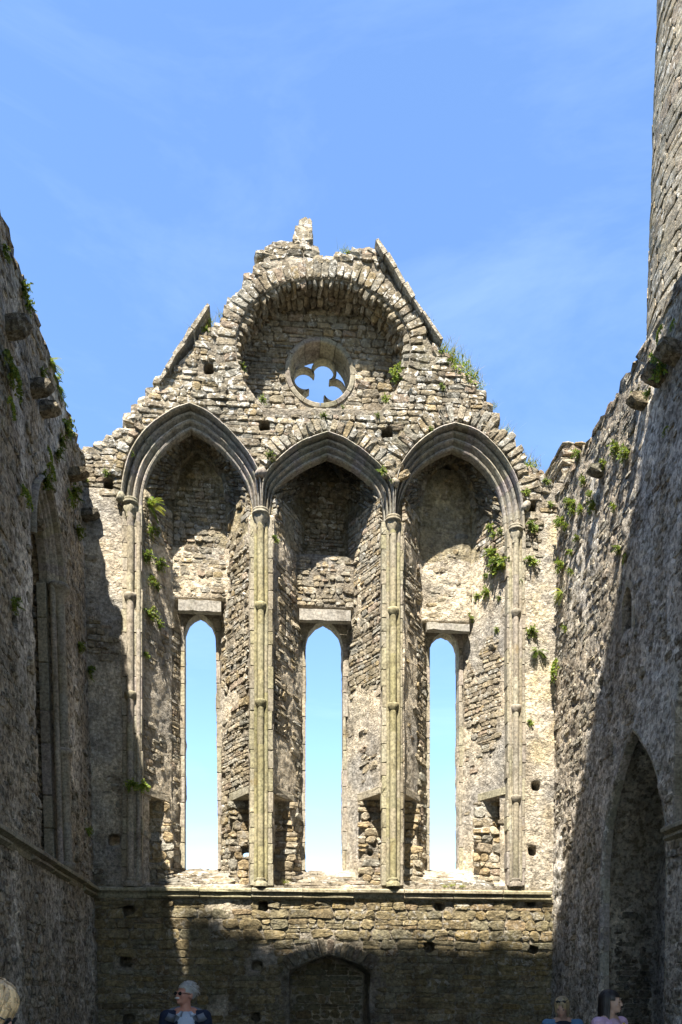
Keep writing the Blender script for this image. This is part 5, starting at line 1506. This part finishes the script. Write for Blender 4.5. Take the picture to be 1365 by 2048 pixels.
    keepf = [f for f in F if not (np.mean([V[i][1] for i in f]) < -.045 and np.mean([V[i][2] for i in f]) < hl) and not (abs(np.mean([V[i][0] for i in f])) > .055 and np.mean([V[i][1] for i in f]) < .0 and np.mean([V[i][2] for i in f]) < 1.645) and np.mean([V[i][2] for i in f]) > (1.585 if style == 'man' else 1.57)]
    hc = np.array(hair_col)
    mb.add(V, keepf, np.r_[hc * .8, 0])
    def strand(pts, w, c):
        pts = np.array(pts); n = len(pts); V = []
        for i, p in enumerate(pts):
            t = pts[min(i + 1, n - 1)] - pts[max(i - 1, 0)]; s = np.cross(t, p - np.array((0, .02, 1.62))); s = s / max(np.linalg.norm(s), 1e-5); ww = w * (1 - .75 * (i / (n - 1)) ** 2)
            o_ = np.cross(s, t); o_ = o_ / max(np.linalg.norm(o_), 1e-6) * ww * .35
            V += [p - s * ww, p + o_, p + s * ww]
        F = []
        for i in range(n - 1):
            a, b = 3 * i, 3 * i + 3; F += [(a, a + 1, b + 1, b), (a + 1, a + 2, b + 2, b + 1)]
        mb.add(V, F, np.r_[c, 0])
    cen = np.array((0, .02, 1.66)); R3 = np.array((.085, .106, .102))
    ns = {'man': 260, 'hood': 340, 'bob': 340, 'fringe': 420}[style]
    for _ in range(ns):
        a = r.uniform(0, 2 * math.pi); e = math.asin(r.uniform(.05, 1.0)); u = np.array((math.cos(a) * math.cos(e), math.sin(a) * math.cos(e), math.sin(e)))
        if u[1] < -.45 and u[2] < .3: continue
        pts = [cen + u * R3 * 1.0]; c = hc * r.uniform(.5, 1.35)
        if style == 'man':
            d = np.array((u[0] * .3 + r.normal(0, .12), .75 + r.normal(0, .2), .05 - .7 * (1 - u[2]))); ln = r.uniform(.03, .065)
            if u[2] > .8: d = d + np.array((0, -.1, .22)); ln *= .9
            for i in range(3): pts.append(pts[-1] + d / np.linalg.norm(d) * ln / 3 + u * .003); d = d + np.array((0, .05, -.3))
            strand(pts, .007, c)
        else:
            # fall along the skull, then hang
            th, p = e, None; aa = a; L = {'hood': .50, 'bob': .13, 'fringe': .15}[style] * r.uniform(.6, 1.3)
            if style == 'fringe' and u[1] < .1: aa = a
            steps = 4
            e1 = min(e, .15)
            for i in range(1, steps + 1):
                ee = e + (0.0 - e) * i / steps
                q = aa
                if style == 'hood': q = aa + (math.copysign(max(0, 1.0 - abs(((aa + math.pi / 2 + math.pi) % (2 * math.pi)) - math.pi)), ((aa + math.pi / 2 + math.pi) % (2 * math.pi)) - math.pi)) * .8 * i / steps
                v = np.array((math.cos(q) * math.cos(ee), math.sin(q) * math.cos(ee), math.sin(ee)))
                pts.append(cen + v * R3 * (1.02 + r.uniform(0, .05 if style != 'fringe' else .10)))
            front = pts[-1][1] < -.05
            if front and style == 'bob': L *= .25
            if pts[-1][1] < -.005 and style == 'hood': continue
            if style == 'bob' and pts[-1][1] < -.02 and u[2] < .75: continue
            if front and style == 'fringe': L *= .62
            d = np.array((0, 0, -1.)); n = 5
            for i in range(n):
                o_ = pts[-1] - cen; dd = d + np.array((o_[0] * (.5 if style == 'fringe' else (-1.2 if style == 'bob' else .1)), o_[1] * (.6 if style == 'fringe' else -.6), 0)) + r.normal(0, .05, 3)
                pts.append(pts[-1] + dd / np.linalg.norm(dd) * L / n)
            strand(pts, .010, c)
    V = np.concatenate(mb.v); V = np.array([tuple(HR @ Vector(v)) for v in V]); C = np.concatenate(mb.c)
    m = bpy.data.meshes.new('hair'); m.from_pydata(V.tolist(), [], mb.f); set_tint(m, C)
    hm = bpy.data.materials.new('hair'); t, b = nodes(hm); at = t.nodes.new('ShaderNodeAttribute'); at.attribute_name = 'tint'
    nz_ = t.nodes.new('ShaderNodeTexNoise'); nz_.inputs['Scale'].default_value = 60; mm = t.nodes.new('ShaderNodeMix'); mm.data_type = 'RGBA'; mm.blend_type = 'MULTIPLY'; mm.inputs['Factor'].default_value = .35
    t.links.new(at.outputs['Color'], mm.inputs['A']); t.links.new(nz_.outputs['Fac'], mm.inputs['B']); t.links.new(mm.outputs['Result'], b.inputs['Base Color']); b.inputs['Roughness'].default_value = .45
    add('hair', m, hm)
    return root, add, hx, W
def glasses(add, hx, W, up=0.0, back=0.0, name='sunglasses'):
    parts = []
    for s in (-1, 1):
        parts.append(ell((s * .034, -.1 + back, 1.622 + up), (.027, .006, .02), 14, 8))
        parts.append(capsule((s * .062, -.092 + back, 1.628 + up), (s * .08, .01 + back, 1.626 + up), .0035, .003, 6))
    parts.append(capsule((-.01, -.105 + back, 1.626 + up), (.01, -.105 + back, 1.626 + up), .003, .003, 6))
    V, F = [], []
    for v, f in parts:
        v, f = hx((v, f)); n = len(V); V += v; F += [tuple(i + n for i in q) for q in f]
    m = bpy.data.meshes.new(name); m.from_pydata(V, [], F); m.shade_smooth(); add(name, m, plain_mat('dark_lens', (.012, .012, .014), .15, .1, 10, .6), W)
def spot(px, dist):
    a, b, c = ray(px, 1990); t = dist / math.hypot(a, b); return Vector((t * a, t * b, 0))
_, add, hx, W = person('grey haired person in open navy jacket and pale blue shirt looking up sideways', spot(372, 8.3), R(8), R(-52), R(-8), 1.78, (.46, .215, .15), (.40, .46, .56), (.018, .024, .045), (.05, .055, .07), (.52, .50, .46), 'man')
glasses(add, hx, W, 0, 0, 'glasses')
V, F = hx(ell((0, -.101, 1.576), (.034, .014, .011), 14, 7)); m = bpy.data.meshes.new('moustache'); m.from_pydata(V, [], F); m.shade_smooth(); add('moustache', m, plain_mat('white_hair', (.72, .71, .69), .6, .1, 90), W)
_, add, hx, W = person('person with long dark hair in pink hooded top with yellow strap', spot(1222, 8.5), R(30), R(22), R(2), 1.70, (.47, .30, .215), (.50, .36, .46), (.54, .36, .48), (.04, .045, .07), (.018, .013, .011), 'hood')
for s in (-1, 1):
    V, F = hx(ell((s * .084, .008, 1.578), (.005, .005, .005), 8, 5)); m = bpy.data.meshes.new('earring'); m.from_pydata(V, [], F); add('earring', m, plain_mat('pearl', (.8, .8, .78), .2), W)
_, add, hx, W = person('person with short blond hair in blue denim jacket looking down', spot(1126, 9.6), R(-12), R(-16), R(17), 1.63, (.43, .26, .185), (.035, .037, .05), (.10, .19, .30), (.05, .06, .09), (.42, .31, .16), 'bob')
glasses(add, hx, W, .10, .035)
_, add, hx, W = person('person with pale blond bobbed hair bending the head forward', spot(-46, 3.8), R(80), R(6), R(30), 1.74, (.50, .29, .225), (.30, .28, .30), (.12, .12, .15), (.06, .06, .08), (.85, .56, .28), 'fringe')
glasses(add, hx, W)
